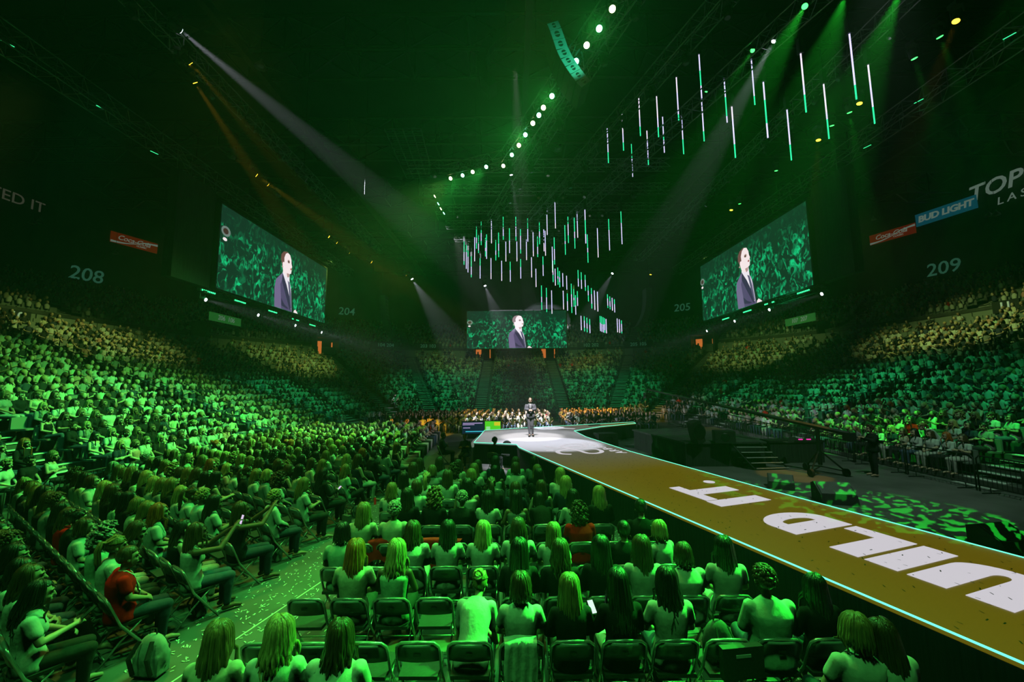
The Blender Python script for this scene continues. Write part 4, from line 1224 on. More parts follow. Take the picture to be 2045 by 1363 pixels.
# black masking drapes beside the screens
m = MB(); m.box((-17.6, 21.2, 12.0), (.5, 2.6, 5.8)); tag(m.build('masking_drape', M['drape']), 'black drape beside the aisle-side screen', 'drape')
m = MB(); m.box((18.0, 21.4, 12.0), (.5, 2.4, 5.8)); tag(m.build('masking_drape', M['drape']), 'black drape beside the runway-side screen', 'drape')

# ------------------------------------------------------------------ rigging
truss('lighting_truss', (-17.3, 1, 15.4), (-17.3, 42, 15.4), .75, .03, M['alu'], 'silver box truss above the aisle-side screen')
truss('lighting_truss', (17.7, 1, 15.4), (17.7, 42, 15.4), .75, .03, M['alu'], 'silver box truss above the runway-side screen')
truss('lighting_truss', (-12.3, 2, 16.1), (-12.3, 36, 16.1), .5, .025, M['alu'], 'silver truss with amber beams over the aisle block')
truss('lighting_truss', (13.2, 2, 16.1), (13.2, 40, 16.1), .5, .025, M['alu'], 'silver truss with green beams over the runway-side stand')
truss('lighting_truss', (-17.0, 22, 8.75), (-17.0, 37.5, 8.75), .4, .02, M['dark_steel'], 'low truss under the aisle-side screen')
truss('lighting_truss', (17.4, 22, 8.65), (17.4, 37.5, 8.65), .4, .02, M['dark_steel'], 'low truss under the runway-side screen')
PZ = 14.3
P_NEAR = atz(1224, 18, PZ); P_BEND = atz(1007, 330, PZ); P_END = atz(898, 357, PZ); P_TAIL = aty(890, 424, P_END.y+3.4)
dn = (P_NEAR-P_BEND).normalized()
truss('lighting_truss', P_NEAR+dn*5+Vector((.25, 0, .35)), P_BEND+Vector((.1, 0, .35)), .6, .028, M['alu'], 'truss carrying the row of bright green and yellow floodlights')
truss('lighting_truss', P_BEND+Vector((0, 0, .35)), P_END+Vector((0, 0, .35)), .6, .028, M['alu'], 'short cross truss with four bright floodlights')
# tube bank trusses, parallel to the runway
for dx, lab in ((0, 'truss over the hanging light tubes, closest to the floodlight row'), (3.2, 'middle truss over the hanging light tubes'), (6.4, 'outer truss over the hanging light tubes')):
    a = Vector((6.2+dx, 6, 16.6)); b = a+Vector((-.30, .954, 0))*26
    truss('lighting_truss', a, b, .6, .03, M['alu'], lab)
for k in range(5):
    a = Vector((-6.5+k*.3, 24+k*3.1, 17.2)); b = Vector((10+k*1.2, 24+k*3.1, 17.2))
    truss('lighting_truss', a, b, .55, .026, M['alu'], f'cross truss over the stage centre, {ordn[k+1]} from the camera')

# moving lights
hd = MB(); hd.tube([(0, 0, .2), (0, 0, .16), (0, 0, -.1), (0, 0, -.22)], [.09, .15, .15, .12], 12)
HEAD_ME = hd.mesh('head', M['black'], True)
BASE_ME = MB().box((0, 0, .42), (.36, .3, .16)).mesh('base', M['black'])
yk = MB(); yk.tube([(-.2, 0, 0), (-.2, 0, .3), (-.1, 0, .36), (.1, 0, .36), (.2, 0, .3), (.2, 0, 0)], .03, 6); YOKE_ME = yk.mesh('yoke', M['black'])
LENS = {}
def lens_mesh(k):
    if k not in LENS: 
        m = MB(); m.tube([(0, 0, -.2), (0, 0, -.235)], [.115, .1], 14); LENS[k] = m.mesh('lens', M[k])
    return LENS[k]
M['lens_off'] = mat('lens_off', (.25, .27, .27), .15, .6)
def fixture(loc, target, lens, label, group, name='moving_light', sc=1.0):
    loc = Vector(loc); e = empty(name, loc); e.scale = (sc,)*3; tag(e, label, 'stage light', group)
    d = (Vector(target)-loc); q = d.to_track_quat('-Z', 'Y')
    rz = math.atan2(d.y, d.x)
    b = put('base', BASE_ME, e); b.rotation_euler = (0, 0, rz)
    y = put('yoke', YOKE_ME, e); y.rotation_euler = (0, 0, rz+math.pi/2)
    h = put('head', HEAD_ME, e); h.rotation_euler = q.to_euler()
    put('lens', lens_mesh(lens), h)
    return e
def beam(src, tgt, col, lens, watts, cone, label, group, sc=1.0, blend=.35):
    fixture(src, tgt, lens, label, group, sc=sc)
    if watts:
        d = (Vector(tgt)-Vector(src)).normalized()
        spot('beam', Vector(src)+d*.3*sc, tgt, col, watts*19, cone, blend, .06)
# amber beams on the aisle truss
G1 = 'amber beam lights over the aisle block'
for k, (px, py, w, cone, tx, ty) in enumerate(((372, 117, 1600, 10, 470, 230), (383, 155, 1600, 10, 470, 290), (462, 312, 300, 8, 500, 340), (505, 345, 1600, 10, 610, 420), (528, 364, 0, 8, 600, 420), (553, 388, 0, 8, 600, 420), (652, 470, 600, 9, 760, 540), (668, 482, 0, 8, 740, 530), (693, 503, 0, 8, 740, 530), (737, 521, 420, 10, 830, 575), (807, 549, 110, 9, 850, 570))):
    s = atx(px, py, -11.6 if px < 700 else -9.0); t = aty(tx, ty, s.y+1.6)
    beam(s, s+(t-s)*4, AMBER, 'lens_amber', w, cone, f'stage light with amber lens on the aisle truss, {ordn[k+1]} from the camera', G1, .75)
# white beams
s = atx(347, 50, -12.0); beam(s, aty(1030, 612, 54), WHITE, 'lens_white', 8000, 10, 'strong white spotlight high on the aisle truss', 'white spotlights', 1)
s = aty(820, 553, 30); beam(s, aty(915, 700, 30), WHITE, 'lens_white', 1250, 27, 'white spotlight beaming down beside the end screen, outer one', 'white spotlights', 1)
s = aty(967, 567, 34); beam(s, aty(1000, 650, 33), WHITE, 'lens_white', 1000, 26, 'white spotlight beaming down in front of the end screen', 'white spotlights', 1)
s = aty(1225, 543, 36); beam(s, aty(1140, 690, 34), WHITE, 'lens_white', 900, 20, 'white spotlight beaming down across the small hanging tubes', 'white spotlights', 1)
s = aty(1020, 343, 21); beam(s, aty(1046, 520, 22), WHITE, 'lens_white', 1500, 8, 'narrow white spotlight at the bend of the floodlight truss', 'white spotlights', .8)
s = aty(1550, 74, 14); beam(s, aty(1480, 200, 14.5), WHITE, 'lens_white', 1600, 14, 'white spotlight among the tall hanging tubes', 'white spotlights', .8)
s = aty(768, 602, 40); beam(s, aty(775, 690, 40), WHITE, 'lens_white', 250, 9, 'small white spotlight far behind the aisle block', 'white spotlights', .7)
for k, (px, py) in enumerate(((404, 597), (510, 628), (585, 649), (638, 663))):
    s = atx(px, py, -16.9); beam(s, s+Vector((12, 0.5, -3.6)), WHITE, 'lens_white', 420, 15, f'white light under the aisle-side screen, {ordn[k+1]} from the camera', 'white lights under the screens', .9)
for k, (px, py) in enumerate(((1648, 585), (1542, 617), (1472, 640), (1416, 660))):
    s = atx(px, py, 17.2); beam(s, s+Vector((-12, 0.5, -4.2)), WHITE, 'lens_white', 220, 13, f'white light under the runway-side screen, {ordn[k+1]} from the camera', 'white lights under the screens', .9)
# green beams on the other side
G2 = 'green beam lights over the stand'
for k, (px, py, tx, ty, w, dd) in enumerate(((1610, 8, 1540, 130, 1700, 11), (1505, 97, 1450, 190, 700, 15), (1823, 107, 1890, 330, 380, 12.5), (1873, 64, 1975, 330, 400, 12), (1695, 216, 1715, 330, 900, 15), (1661, 243, 1665, 330, 600, 17), (1413, 176, 1400, 220, 0, 20), (1690, -14, 1650, 100, 1600, 11), (1800, -20, 1740, 120, 1600, 11), (1550, 335, 1550, 420, 300, 22), (1477, 402, 1480, 470, 250, 26))):
    s = aty(px, py, dd); beam(s, aty(tx, ty, dd+(.4 if tx > px or dd > 16 else -1.3)), (.03, 1, .05), 'lens_green', w, 12, f'green beam light over the runway-side stand, number {card(k+1)} along', G2, .8)
for k, (px, py, w, tx, ty) in enumerate(((1913, 32, 110, 1880, 120), (1718, 198, 0, 1700, 300), (1635, 272, 130, 1630, 340), (1461, 414, 60, 1455, 470), (1300, 545, 0, 1290, 600))):
    s = atx(px, py, 12.6); beam(s, aty(tx, ty, s.y), AMBER, 'lens_amber', w, 11, f'amber stage light over the runway-side stand, {ordn[k+1]} from the camera', 'amber lights over the stand', .8)
# unlit lights along the trusses
kk = 0
for ax, az, y0, y1, st in ((-12.3, 15.5, 5, 34, 1.5), (13.2, 15.5, 6, 36, 1.6)):
    y = y0
    while y < y1:
        kk += 1
        fixture((ax+rnd.uniform(-.2, .2), y, az), (ax*.2, y+rnd.uniform(2, 9), 0), 'lens_off', f"unlit moving light on the {'aisle' if ax < 0 else 'stand'} truss, number {card(kk)} along", 'unlit moving lights', sc=.8)
        y += st*rnd.uniform(.7, 1.3)
for k in range(26):
    t = (k % 13)/12
    a = Vector((6.2+(k//13)*3.2, 6.5, 16.1))+Vector((-.30, .954, 0))*25*t
    fixture(a, a+Vector((rnd.uniform(-2, 2), rnd.uniform(-1, 3), -6)), 'lens_off', f'unlit moving light on the tube truss, number {card(k+1)} along', 'unlit moving lights', sc=.95)
for k in range(30):
    a = Vector((rnd.uniform(-5, 9), 24+(k % 5)*3.1, 16.7))
    fixture(a, a+Vector((rnd.uniform(-3, 3), -rnd.uniform(2, 5), -6)), 'lens_off', f'unlit moving light over the stage centre, number {card(k+1)}', 'unlit moving lights', sc=1.0)

# bright floodlights
can = MB(); can.tube([(0, 0, .22), (0, 0, .2), (0, 0, -.1), (0, 0, -.14)], [.08, .12, .14, .16], 14); CAN = can.mesh('housing', M['black'], True)
lens_p = {}
for c in ('green', 'warm'):
    m = MB(); m.tube([(0, 0, -.12), (0, 0, -.15)], [.1, .09], 14); lens_p[c] = m.mesh('lens', M['lens_par_'+c])
PARS = [(1224, 18, 'warm'), (1198, 57, 'green'), (1173, 90, 'warm'), (1152, 122, 'green'), (1104, 191, 'green'), (1087, 214, 'warm'), (1078, 229, 'green'), (1066, 245, 'warm'), (1051, 268, 'green'), (1038, 289, 'warm'), (1024, 308, 'green'), (1007, 330, 'warm'), (973, 332, 'green'), (946, 342, 'warm'), (926, 349, 'green'), (902, 355, 'warm')]
for k, (px, py, c) in enumerate(PARS):
    s = atz(px, py, PZ)
    e = empty('floodlight', s); tag(e, f"bright {'green-white' if c == 'green' else 'yellow-white'} floodlight on the bent truss, {ordn[k+1]} from the camera", 'floodlight', 'bright floodlights on the bent truss')
    d = Vector((-.35, -.75, -.75)); q = d.to_track_quat('-Z', 'Y').to_euler()
    h = put('housing', CAN, e); h.rotation_euler = q; put('lens', lens_p[c], h)
    y = put('yoke', YOKE_ME, e); y.scale = (.9, .9, .9)
    if k in (1, 4, 8, 12, 14, 15):
        w = {1: 500, 4: 600, 8: 800, 12: 1600, 14: 1600, 15: 450}[k]
        dd = d if k < 10 else Vector((-.75, -.15, -.85))
        spot('flood', s+d.normalized()*.25, s+dd*5, (.06, 1, .12) if c == 'green' else (.75, 1, .2), w*8, 75 if k > 10 else 80, 1, .12)
for k, (px, py) in enumerate(((872, 390), (879, 405), (884, 415), (890, 424))):
    s = aty(px, py, P_END.y+1.5+k*.6)
    e = empty('floodlight', s); tag(e, f'small slanting floodlight on the far side of the bent truss, {ordn[k+1]} from top', 'floodlight', 'bright floodlights on the bent truss'); e.scale = (.9, .9, .9)
    h = put('housing', CAN, e); h.rotation_euler = Vector((-.8, -.1, -.6)).to_track_quat('-Z', 'Y').to_euler(); put('lens', lens_p['green' if k % 2 else 'warm'], h)

# green LED panels on the screen trusses
dotm = MB()
for i in range(8):
    for j in range(3): dotm.ell(((i-3.5)*.075, (j-1)*.09, 0), (.03, .03, .02), 6, 4)
DOTS = dotm.mesh('led_cells', M['led_dot'])
LEDBOX = MB().box((0, 0, .09), (.7, .34, .14)).mesh('housing', M['black'])
k = 0
for px, py, x in ((15, 87, -17), (202, 215, -17), (308, 305, -17), (2016, 72, 17.4), (1835, 202, 17.4), (1732, 293, 17.4)):
    k += 1
    s = atx(px, py, x); e = empty('wash_light', s); tag(e, f"green LED wash light with visible dots on {'aisle' if x < 0 else 'runway'}-side truss, {ordn[(k-1) % 3+1]} from camera", 'stage light', 'green LED wash lights')
    e.scale = (.5, .5, .5); e.rotation_euler = (R(25), 0, R(70 if x < 0 else -70)); put('housing', LEDBOX, e); d_ = put('led_cells', DOTS, e); d_['kind'] = 'stuff'
bar = MB(); 
for i in range(8): bar.ell(((i-3.5)*.13, 0, 0), (.045, .03, .05), 6, 4)
BAR = bar.mesh('led_cells', M['led_dot']); BARBOX = MB().box((0, .12, 0), (1.15, .18, .16)).mesh('housing', M['black'])
for k, (px, py, x) in enumerate(((417, 583, -16.8), (480, 603, -16.8), (545, 623, -16.8), (590, 639, -16.8), (624, 650, -16.8), (1604, 583, 17.1), (1536, 606, 17.1), (1492, 622, 17.1), (1449, 637, 17.1))):
    s = atx(px, py, x); e = empty('led_bar', s, R(90) if x < 0 else R(-90)); tag(e, f"green LED bar under the screen on the {'aisle' if x < 0 else 'runway'} side, {ordn[(k if x < 0 else k-5)+1]} from camera", 'stage light', 'green LED bars under the screens')
    put('housing', BARBOX, e); d_ = put('led_cells', BAR, e); d_['kind'] = 'stuff'

# hanging light tubes
T3 = [(28,622,33,788),(99,553,106,728),(143,697,151,855),(178,476,188,657),(218,633,226,797),(265,467,273,663),(294,566,302,738),(358,375,371,582),(383,560,396,745),(468,265,480,478),(481,482,492,683),(588,382,603,592),(622,517,643,763),(717,288,737,507),(772,398,798,666),(890,532,909,775),(950,260,981,543),(1062,408,1091,671),(1180,165,1222,480),(1272,315,1311,598)]
T5 = [(813,320,816,452),(827,340,828,475),(838,372,836,495),(856,405,855,523),(875,297,874,432),(884,233,886,360),(896,285,897,385),(911,208,912,340),(905,415,906,530),(935,300,936,405),(942,280,942,418),(969,197,970,330),(966,415,968,533),(994,310,994,427),(1010,270,1010,408),(1036,180,1036,310),(1051,320,1051,433),(1071,245,1072,385),(1027,430,1028,543),(1076,435,1076,548),(1107,180,1108,315),(1113,318,1114,432),(1134,250,1134,388),(1135,420,1135,530),(1174,190,1175,320),(1167,308,1168,425),(1205,268,1206,404),(1196,410,1197,523),(1230,292,1231,408),(1240,208,1242,335),(1283,132,1284,282),(1328,90,1331,245),(1265,252,1267,375),(1274,260,1274,400),(1261,405,1262,515),(1221,475,1222,578),(1324,297,1326,450),(1313,350,1315,495),(1384,228,1387,395),(1402,180,1404,328),(1437,185,1441,360),(1453,150,1457,298),(1498,140,1501,330),(1511,280,1515,440),(1568,245,1572,410),(1631,193,1637,370),(1699,150,1708,335),
(1252,570,1254,708),(1280,583,1282,720),(1309,598,1312,730),(1317,430,1318,550),(1330,475,1331,570),(1345,468,1346,565),(1355,488,1356,580),(1373,500,1374,605),(1376,600,1377,705),(1395,515,1396,612),(1399,615,1400,712),(1421,560,1423,725),(1445,625,1446,735),(1435,590,1437,690),(1456,602,1457,685),(1460,482,1461,575),(1478,495,1479,588),(1500,510,1501,600),(1517,570,1518,660),(1535,585,1537,700),(1552,598,1554,708),(1570,605,1570,717),(1627,620,1628,697),(1640,632,1641,705),(1653,640,1654,712),(1666,648,1667,722),
(1477,742,1478,823),(1495,745,1496,830),(1510,752,1511,835),(1526,760,1527,840),(1585,743,1586,828),(1593,745,1594,832),(1602,750,1603,836),(1610,755,1611,838),(1619,760,1620,841),(1682,757,1683,835),(1694,762,1695,838),(1706,768,1707,841)]
def seg_mesh(r, mk):
    m = MB(); m.tube([(0, 0, 0), (0, 0, 1)], r, 6); return m.mesh('light_segment', M[mk], True)
SEG = {k: seg_mesh(.026, k) for k in ('tube_white', 'tube_green', 'tube_warm')}
WIRE = MB().tube([(0, 0, 0), (0, 0, 1)], .012, 4).mesh('suspension_wire', M['black'])
WINCH = MB().box((0, 0, .25), (.2, .2, .5)).mesh('winch', M['black'])
tubes = []
for sc, ox, oy, TT in ((845/2045, 1200, 0, T3), (700/1988, 640, 370, T5)):
    for (x0, y0, x1, y1) in TT:
        tubes.append(((x0+x1)/2*sc+ox, y0*sc+oy, y1*sc+oy))
tubes.sort()
tg = {0: 0, 1: 0, 2: 0}
for k, (px, ya, yb) in enumerate(tubes):
    L = 2.0; D = min(56, max(11.5, L*FOC/(yb-ya)))
    top = aty(px, ya, D); bot = aty(px, yb, D); ln = top.z-bot.z
    g = 0 if D < 24.5 else 1 if (ya+yb)/2 < 566 else 2
    tg[g] += 1
    lab = [f'tall glowing tube hanging over the runway, {card(tg[0])} in order along', f'glowing tube of the cluster above the stage, {card(tg[1])} in order along', f'small far glowing tube beyond the stage, {card(tg[2])} in order along'][g]
    e = empty('light_tube', (top.x, top.y, bot.z)); tag(e, lab, 'light tube', ['tall light tubes over the runway', 'light tube cluster above the stage', 'small far light tubes'][g])
    cuts = [0, rnd.uniform(.12, .4), rnd.uniform(.45, .75), 1]
    cols = rnd.choice((('tube_green', 'tube_white', 'tube_warm'), ('tube_white', 'tube_green', 'tube_white'), ('tube_green', 'tube_white', 'tube_white')))
    if D > 24: cols = rnd.choice((('tube_green', 'tube_white', 'tube_green'), ('tube_white', 'tube_white', 'tube_green'), ('tube_warm', 'tube_white', 'tube_white')))
    thick = 1.0 if D < 24 else .82*D/24
    for a, b, c in zip(cuts, cuts[1:], cols):
        o = put('light_segment', SEG[c], e, (0, 0, ln*a)); o.scale = (thick, thick, ln*(b-a))
    o = put('suspension_wire', WIRE, e, (0, 0, ln+.4)); o.scale = (1, 1, max(.3, 17.0-top.z-.4))
    put('winch', WINCH, e, (0, 0, ln)).scale = (.8, .8, .9 if g else 1.2)

# loudspeaker arrays
M['array_side'] = mat('array_side', (.3, .3, .3), .45)
def line_array(name, path, width, depth, wdir, label, holes=True):
    e = empty(name, path[0]); tag(e, label, 'loudspeaker')
    for i in range(len(path)-1):
        a, b = Vector(path[i]), Vector(path[i+1]); c = (a+b)/2-Vector(path[0]); t = (b-a); h = t.length*.97; t.normalize()
        w = Vector(wdir).normalized(); w = (w-t*w.dot(t)).normalized(); dn_ = w.cross(t)
        rot = Matrix((dn_, w, t)).transposed()
        cb = MB().box(c+w*width/2, (depth, width, h), rot).build('cabinet', M['black'], e)
        if holes:
            pl = MB().box(c-w*.008, (depth*.98, .012, h*.96), rot).build('side_panel', M['array_side'], cb)
            for s in (-1, 1):
                pts = [(math.cos(x)*h*.24, s*(.02+abs(math.sin(x))*h*.26)) for x in np.linspace(0, math.pi, 8)]
                m = MB(); m.add([c-w*.017+dn_*p[0]+t*p[1] for p in pts]+[c-w*.012+dn_*p[0]+t*p[1] for p in pts], [tuple(range(8)), tuple(range(15, 7, -1))])
                m.build('handle_hole', M['black'], cb)
        for s in (-.25, .25):
            MB().box(c+w*(width*(.5+s))-dn_*(depth/2+.006)*(1 if 1 else -1), (.01, width*.4, h*.8), rot).build('grille', M['drape'], cb)
    m = MB(); m.tube([Vector((0, 0, 0)), Vector((0, 0, 4))], .02, 5); m.build('suspension_wire', M['dark_steel'], e)
    return e
pth = [aty(1050+x/6.49, 20+y/6.49, 12) for x, y in ((345, 160), (385, 250), (430, 380), (470, 500), (522, 610), (580, 705), (645, 800), (712, 890), (785, 965))]
line_array('line_array', pth, 1.0, .40, (-.05, 1, 0), 'curved hanging loudspeaker array lit green beside the floodlights')
spot('array_light', aty(1150, 100, 10.5)+Vector((.8, 0, 0)), pth[4], (.03, 1, .5), 260, 50, .8, .05)
def J(px, py, y, n, hgt, sgn):
    p = aty(px, py, y); out = []
    x, z, a = p.x, p.z, 0
    for i in range(n+1):
        out.append(Vector((x, y, z))); a = .5*(i/n)**1.6*1.6; x += sgn*hgt*math.sin(a); z -= hgt*math.cos(a)
    return out
line_array('line_array', J(1296, 575, 34, 11, .34, -1), 1.0, .5, (0, 1, 0), 'dark hanging loudspeaker array beside the small far tubes', False)
line_array('line_array', J(764, 590, 36, 12, .36, 1), 1.0, .5, (0, 1, 0), 'dark hanging loudspeaker array between end stand and screen', False)
ring = [aty(x, y, 20.5) for x, y in ((1010, 60), (985, 75), (968, 95), (960, 120), (966, 145), (985, 168))]
line_array('line_array', ring, 1.0, .5, (0, 1, 0), 'shadowy hanging loudspeaker array under the roof', False)

# catwalk under the roof
cw = empty('catwalk'); tag(cw, 'pale steel mesh catwalk hanging under the roof', 'catwalk')
z_ = 20.5; a_, b_, c_, d_ = atz(768, 258, z_), atz(840, 256, z_), atz(866, 356, z_), atz(812, 356, z_)
for i in range(5):
    t = i/4; m = MB(); m.tube([a_.lerp(b_, t), d_.lerp(c_, t)], .05, 4); m.build('rail', M['alu'], cw)
m = MB()
for i in range(26):
    t = i/25; m.tube([a_.lerp(d_, t), b_.lerp(c_, t)], .03, 4)
m.build('grating', M['alu'], cw)['kind'] = 'stuff'
for k in range(16):
    x, y = rnd.uniform(-16, 16), rnd.uniform(10, 40)
    m = MB(); m.tube([(0, 0, 0), (0, 0, 25-15.5)], .015, 4); o = m.build('rigging_cable', M['black'], None, loc=(x, y, 15.5)); tag(o, f'thin vertical steel rigging cable hanging from the roof, number {card(k+1)}', 'cable', 'rigging cables')
# round house lamps under the roof
lamp = MB(); lamp.tube([(0, 0, .5), (0, 0, .35), (0, 0, .15), (0, 0, 0)], [.05, .12, .4, .48], 14, cap=False); LAMP = lamp.mesh('shade', mat('lamp_shade', (.5, .52, .5), .4, .5), True)
LGL = MB().ell((0, 0, .12), (.3, .3, .1), 10, 6).mesh('glass', mat('lamp_glass', (.6, .6, .6), .2))
for k, (px, py) in enumerate(((65, 447), (80, 446), (230, 507), (1115, 300), (1745, 440), (1975, 432), (1990, 430), (1560, 232), (520, 135), (1240, 330), (1270, 520), (1300, 455))):
    s = atz(px, py, 20.0) if py < 400 else atx(px, py, -41 if px < 1000 else 43) if px < 300 or px > 1600 else aty(px, py, 52)
    e = empty('house_lamp', s); e.scale = (.6, .6, 1); tag(e, f'unlit bell-shaped house lamp high above the stands, number {card(k+1)}', 'lamp', 'unlit house lamps'); put('shade', LAMP, e); put('glass', LGL, e); MB().tube([(0, 0, .5), (0, 0, max(.6, 24-s.z))], .02, 4).build('cord', M['black'], e)

# ------------------------------------------------------------------ signs on the arena walls
def wall_sign(name, pos, rz, w, h, board, parts, label, cat='sign'):
    """board facing local -y; parts: (text, size, dx, dz, material, shear, space, bold)"""
    e = empty(name, pos, rz); tag(e, label, cat)
    if board: MB().box((0, .05, 0), (w, .1, h)).build('board', board, e)
    for (s, size, dx, dz, mt, sh, spc, bd) in parts:
        o = put('lettering', text_mesh(s, size, mt, .02, sh, spc, bd), e); o.rotation_euler = (R(90), 0, 0); o.location = (dx, -.03, dz)
    return e
def wall_at(px, py):
    left = px < 1000; x = XWL if left else XWR
    p = atx(px, py, x)
    if p.y < FAR-R0: return p, Vector((-1 if left else 1, 0, 0))
    return on_arc(px, py, D_TOP-.45, left)
def wrz(n): return math.atan2(n.y, n.x)-math.pi/2
def on_arc(px, py, d, left):
    dd = ray(px, py); c = Vector((XL+R0, FAR-R0, 0)) if left else Vector((XR-R0, FAR-R0, 0)); rr = R0+d
    ax, ay = dd.x, dd.y; bx_, by_ = -c.x, -c.y
    A_ = ax*ax+ay*ay; B_ = 2*(ax*bx_+ay*by_); C_ = bx_*bx_+by_*by_-rr*rr
    t = (-B_+math.sqrt(B_*B_-4*A_*C_))/(2*A_); p = CO+dd*t
    n = Vector((p.x-c.x, p.y-c.y, 0)).normalized()
    return p, n
M['sign_red'] = mat('sign_red', (.55, .03, .02), .5, emit=(.5, .03, .01), estr=.1)
M['sign_blue'] = mat('sign_blue', (.02, .12, .3), .5, emit=(.01, .14, .2), estr=.26)
M['sign_white'] = mat('sign_white', (.7, .72, .7), .5, emit=(.4, .55, .45), estr=.2)
M['sign_dim'] = mat('sign_dim', (.3, .4, .35), .6, emit=(.1, .4, .25), estr=.14)
M['sign_faint'] = mat('sign_faint', (.2, .2, .18), .6, emit=(.3, .28, .2), estr=.1)
M['portal_green'] = mat('portal_green', (.15, .3, .15), .5, emit=(.04, .30, .05), estr=.25)
XWL, XWR = XL-D_TOP+.25, XR+D_TOP-.25
def side_rz(x): return R(90) if x < 0 else R(-90)
for side, x, pa, pb in (('208', XWL, (223, 478), (317, 492)), ('209', XWR, (1735, 482), (1826, 455))):
    (a, _), (b, _) = wall_at(*pa), wall_at(*pb); w = (a-b).xy.length
    p, nn = wall_at((pa[0]+pb[0])/2, (pa[1]+pb[1])/2)
    e = wall_sign('soft_drink_sign', p, wrz(nn), w, w*.27, M['sign_red'], [('Coca‑Cola'.replace('‑', '-'), w*.17, -.02*w, .02*w, M['sign_white'], .3, .95, .0), ('CLASSIC', w*.06, .14*w, -.075*w, M['sign_white'], .1, 1, .0)], f'red soft drink sign with white script, {"aisle" if x < 0 else "runway"} side of the arena')
    v, f = [], []
    pts = smooth_path([(-w/2, -w*.10), (-w*.25, -w*.09), (0, -w*.035), (w*.2, w*.05), (w/2, w*.085)], 8)
    for p in pts:
        th = w*.012+w*.022*abs(p.x/(w/2))**1.5
        v += [(p.x, -.012, p.y-th), (p.x, -.012, p.y+th*.6)]
    f = [(2*i, 2*i+2, 2*i+3, 2*i+1) for i in range(len(pts)-1)]
    m = MB(); m.add(v, f); m.build('white_wave', M['sign_white'], e)
(a, _), (b, _) = wall_at(1827, 446), wall_at(1948, 400); w = (a-b).xy.length; p, nn = wall_at(1886, 423)
wall_sign('beer_sign', p, wrz(nn), w, w*.27, M['sign_blue'], [('BUD LIGHT', w*.185, 0, 0, M['sign_white'], .12, .95, .03)], 'blue beer sign with white block letters on the runway-side wall')
p, nn = wall_at(2058, 345)
wall_sign('wall_lettering', p, wrz(nn), 1, 1, None, [('TOPGOLF', 2.1, 0, 0, M['sign_white'], .2, 1, .03), ('LAS VEGAS', 1.0, .9, -1.55, M['sign_white'], .15, 1.5, .0)], 'white golf venue lettering on the dark wall past the beer sign')
p, nn = wall_at(-30, 375)
wall_sign('wall_lettering', p, wrz(nn), 1, 1, None, [('PERFECTED IT', 1.35, 0, 0, M['sign_faint'], 0, 1, 0)], 'faint wall lettering ending in FECTED IT under the roof')
for s, px, py in (('208', 172, 550), ('209', 1883, 536)):
    p, nn = wall_at(px, py); x = px-1000
    wall_sign('section_number', p, wrz(nn), 1, 1, None, [(s, 1.9, 0, 0, M['sign_dim'], .1, 1, .01)], f'large faint section number on the wall above the {"aisle" if x < 0 else "runway"}-side upper tier')
for s, px, py in (('204', 692, 623), ('205', 1362, 615)):
    p, n = on_arc(px, py, D_TOP-.3, px < 1000)
    wall_sign('section_number', p, math.atan2(n.y, n.x)-math.pi/2, 1, 1, None, [(s, 1.7, 0, 0, M['sign_dim'], .1, 1, .01)], f'faint section number high on the curved wall, {"aisle" if px < 1000 else "runway"} side')
# portals with their signs
def portal(p, n, w, h, sign, label, orange=True, sw=None):
    rz = math.atan2(n.y, n.x)-math.pi/2
    e = empty('exit_portal', p, rz); tag(e, label, 'portal', kind='structure')
    m = MB()
    m.box((-w/2-.1, .3, h/2), (.2, 1.6, h)); m.box((w/2+.1, .3, h/2), (.2, 1.6, h)); m.box((0, .3, h+.12), (w+.4, 1.6, .25)); m.box((0, 1.05, h/2), (w, .1, h))
    m.build('surround', M['black'], e)
    if orange:
        MB().box((-w*.28, .9, h*.42), (w*.3, .1, h*.84)).build('lit_door', M['portal_orange_glow'], e)
        MB().box((w*.36, .9, h*.45), (.12, .1, h*.7)).build('lit_door', M['portal_orange_glow'], e)
    if sign:
        q = sw or w+.6
        MB().box((0, -.6, h+.75), (q, .12, .85)).build('sign_board', M['portal_green'], e)
        o = put('lettering', text_mesh(sign, .7, M['sign_white'], .01, .1), e); o.rotation_euler = (R(90), 0, 0); o.location = (0, -.68, h+.75)
    return e
for px, py, sg_, lab in ((965, 722, None, 'dark exit portal with orange-lit door in end stand, aisle side'), (1096, 722, None, 'dark exit portal with orange-lit door in end stand, runway side')):
    p = aty(px, py, 57.2); portal(p, Vector((0, 1, 0)), 2.6, 2.3, sg_, lab)
for px, py, sg_, lab in ((652, 712, None, 'exit portal with orange-lit door at the corner of the stand'), (1405, 706, None, 'exit portal with orange-lit door in the corner past the runway')):
    p, n = on_arc(px, py, 17.6, px < 1000); portal(p, n, 2.6, 2.3, sg_, lab)
p = atx(436, 690, XL-17.6); portal(p, Vector((-1, 0, 0)), 4.4, 2.0, '206  106', 'exit portal under the green sign, aisle-side stand', False, 4.6)
p = atx(1612, 688, XR+17.6); portal(p, Vector((1, 0, 0)), 4.4, 2.0, '107  207', 'exit portal under the green sign, runway-side stand', True, 4.6)
for s, px, py in (('10', 33, 632), ('11', 2008, 612)):
    x = XL-17.9 if px < 1000 else XR+17.9
    wall_sign('row_sign', atx(px, py, x), side_rz(x), 1.5, .8, M['black'], [(s, .75, 0, 0, M['sign_white'], 0, 1, .01)], f'small black number sign atop the {"aisle" if px < 1000 else "runway"}-side lower tier')
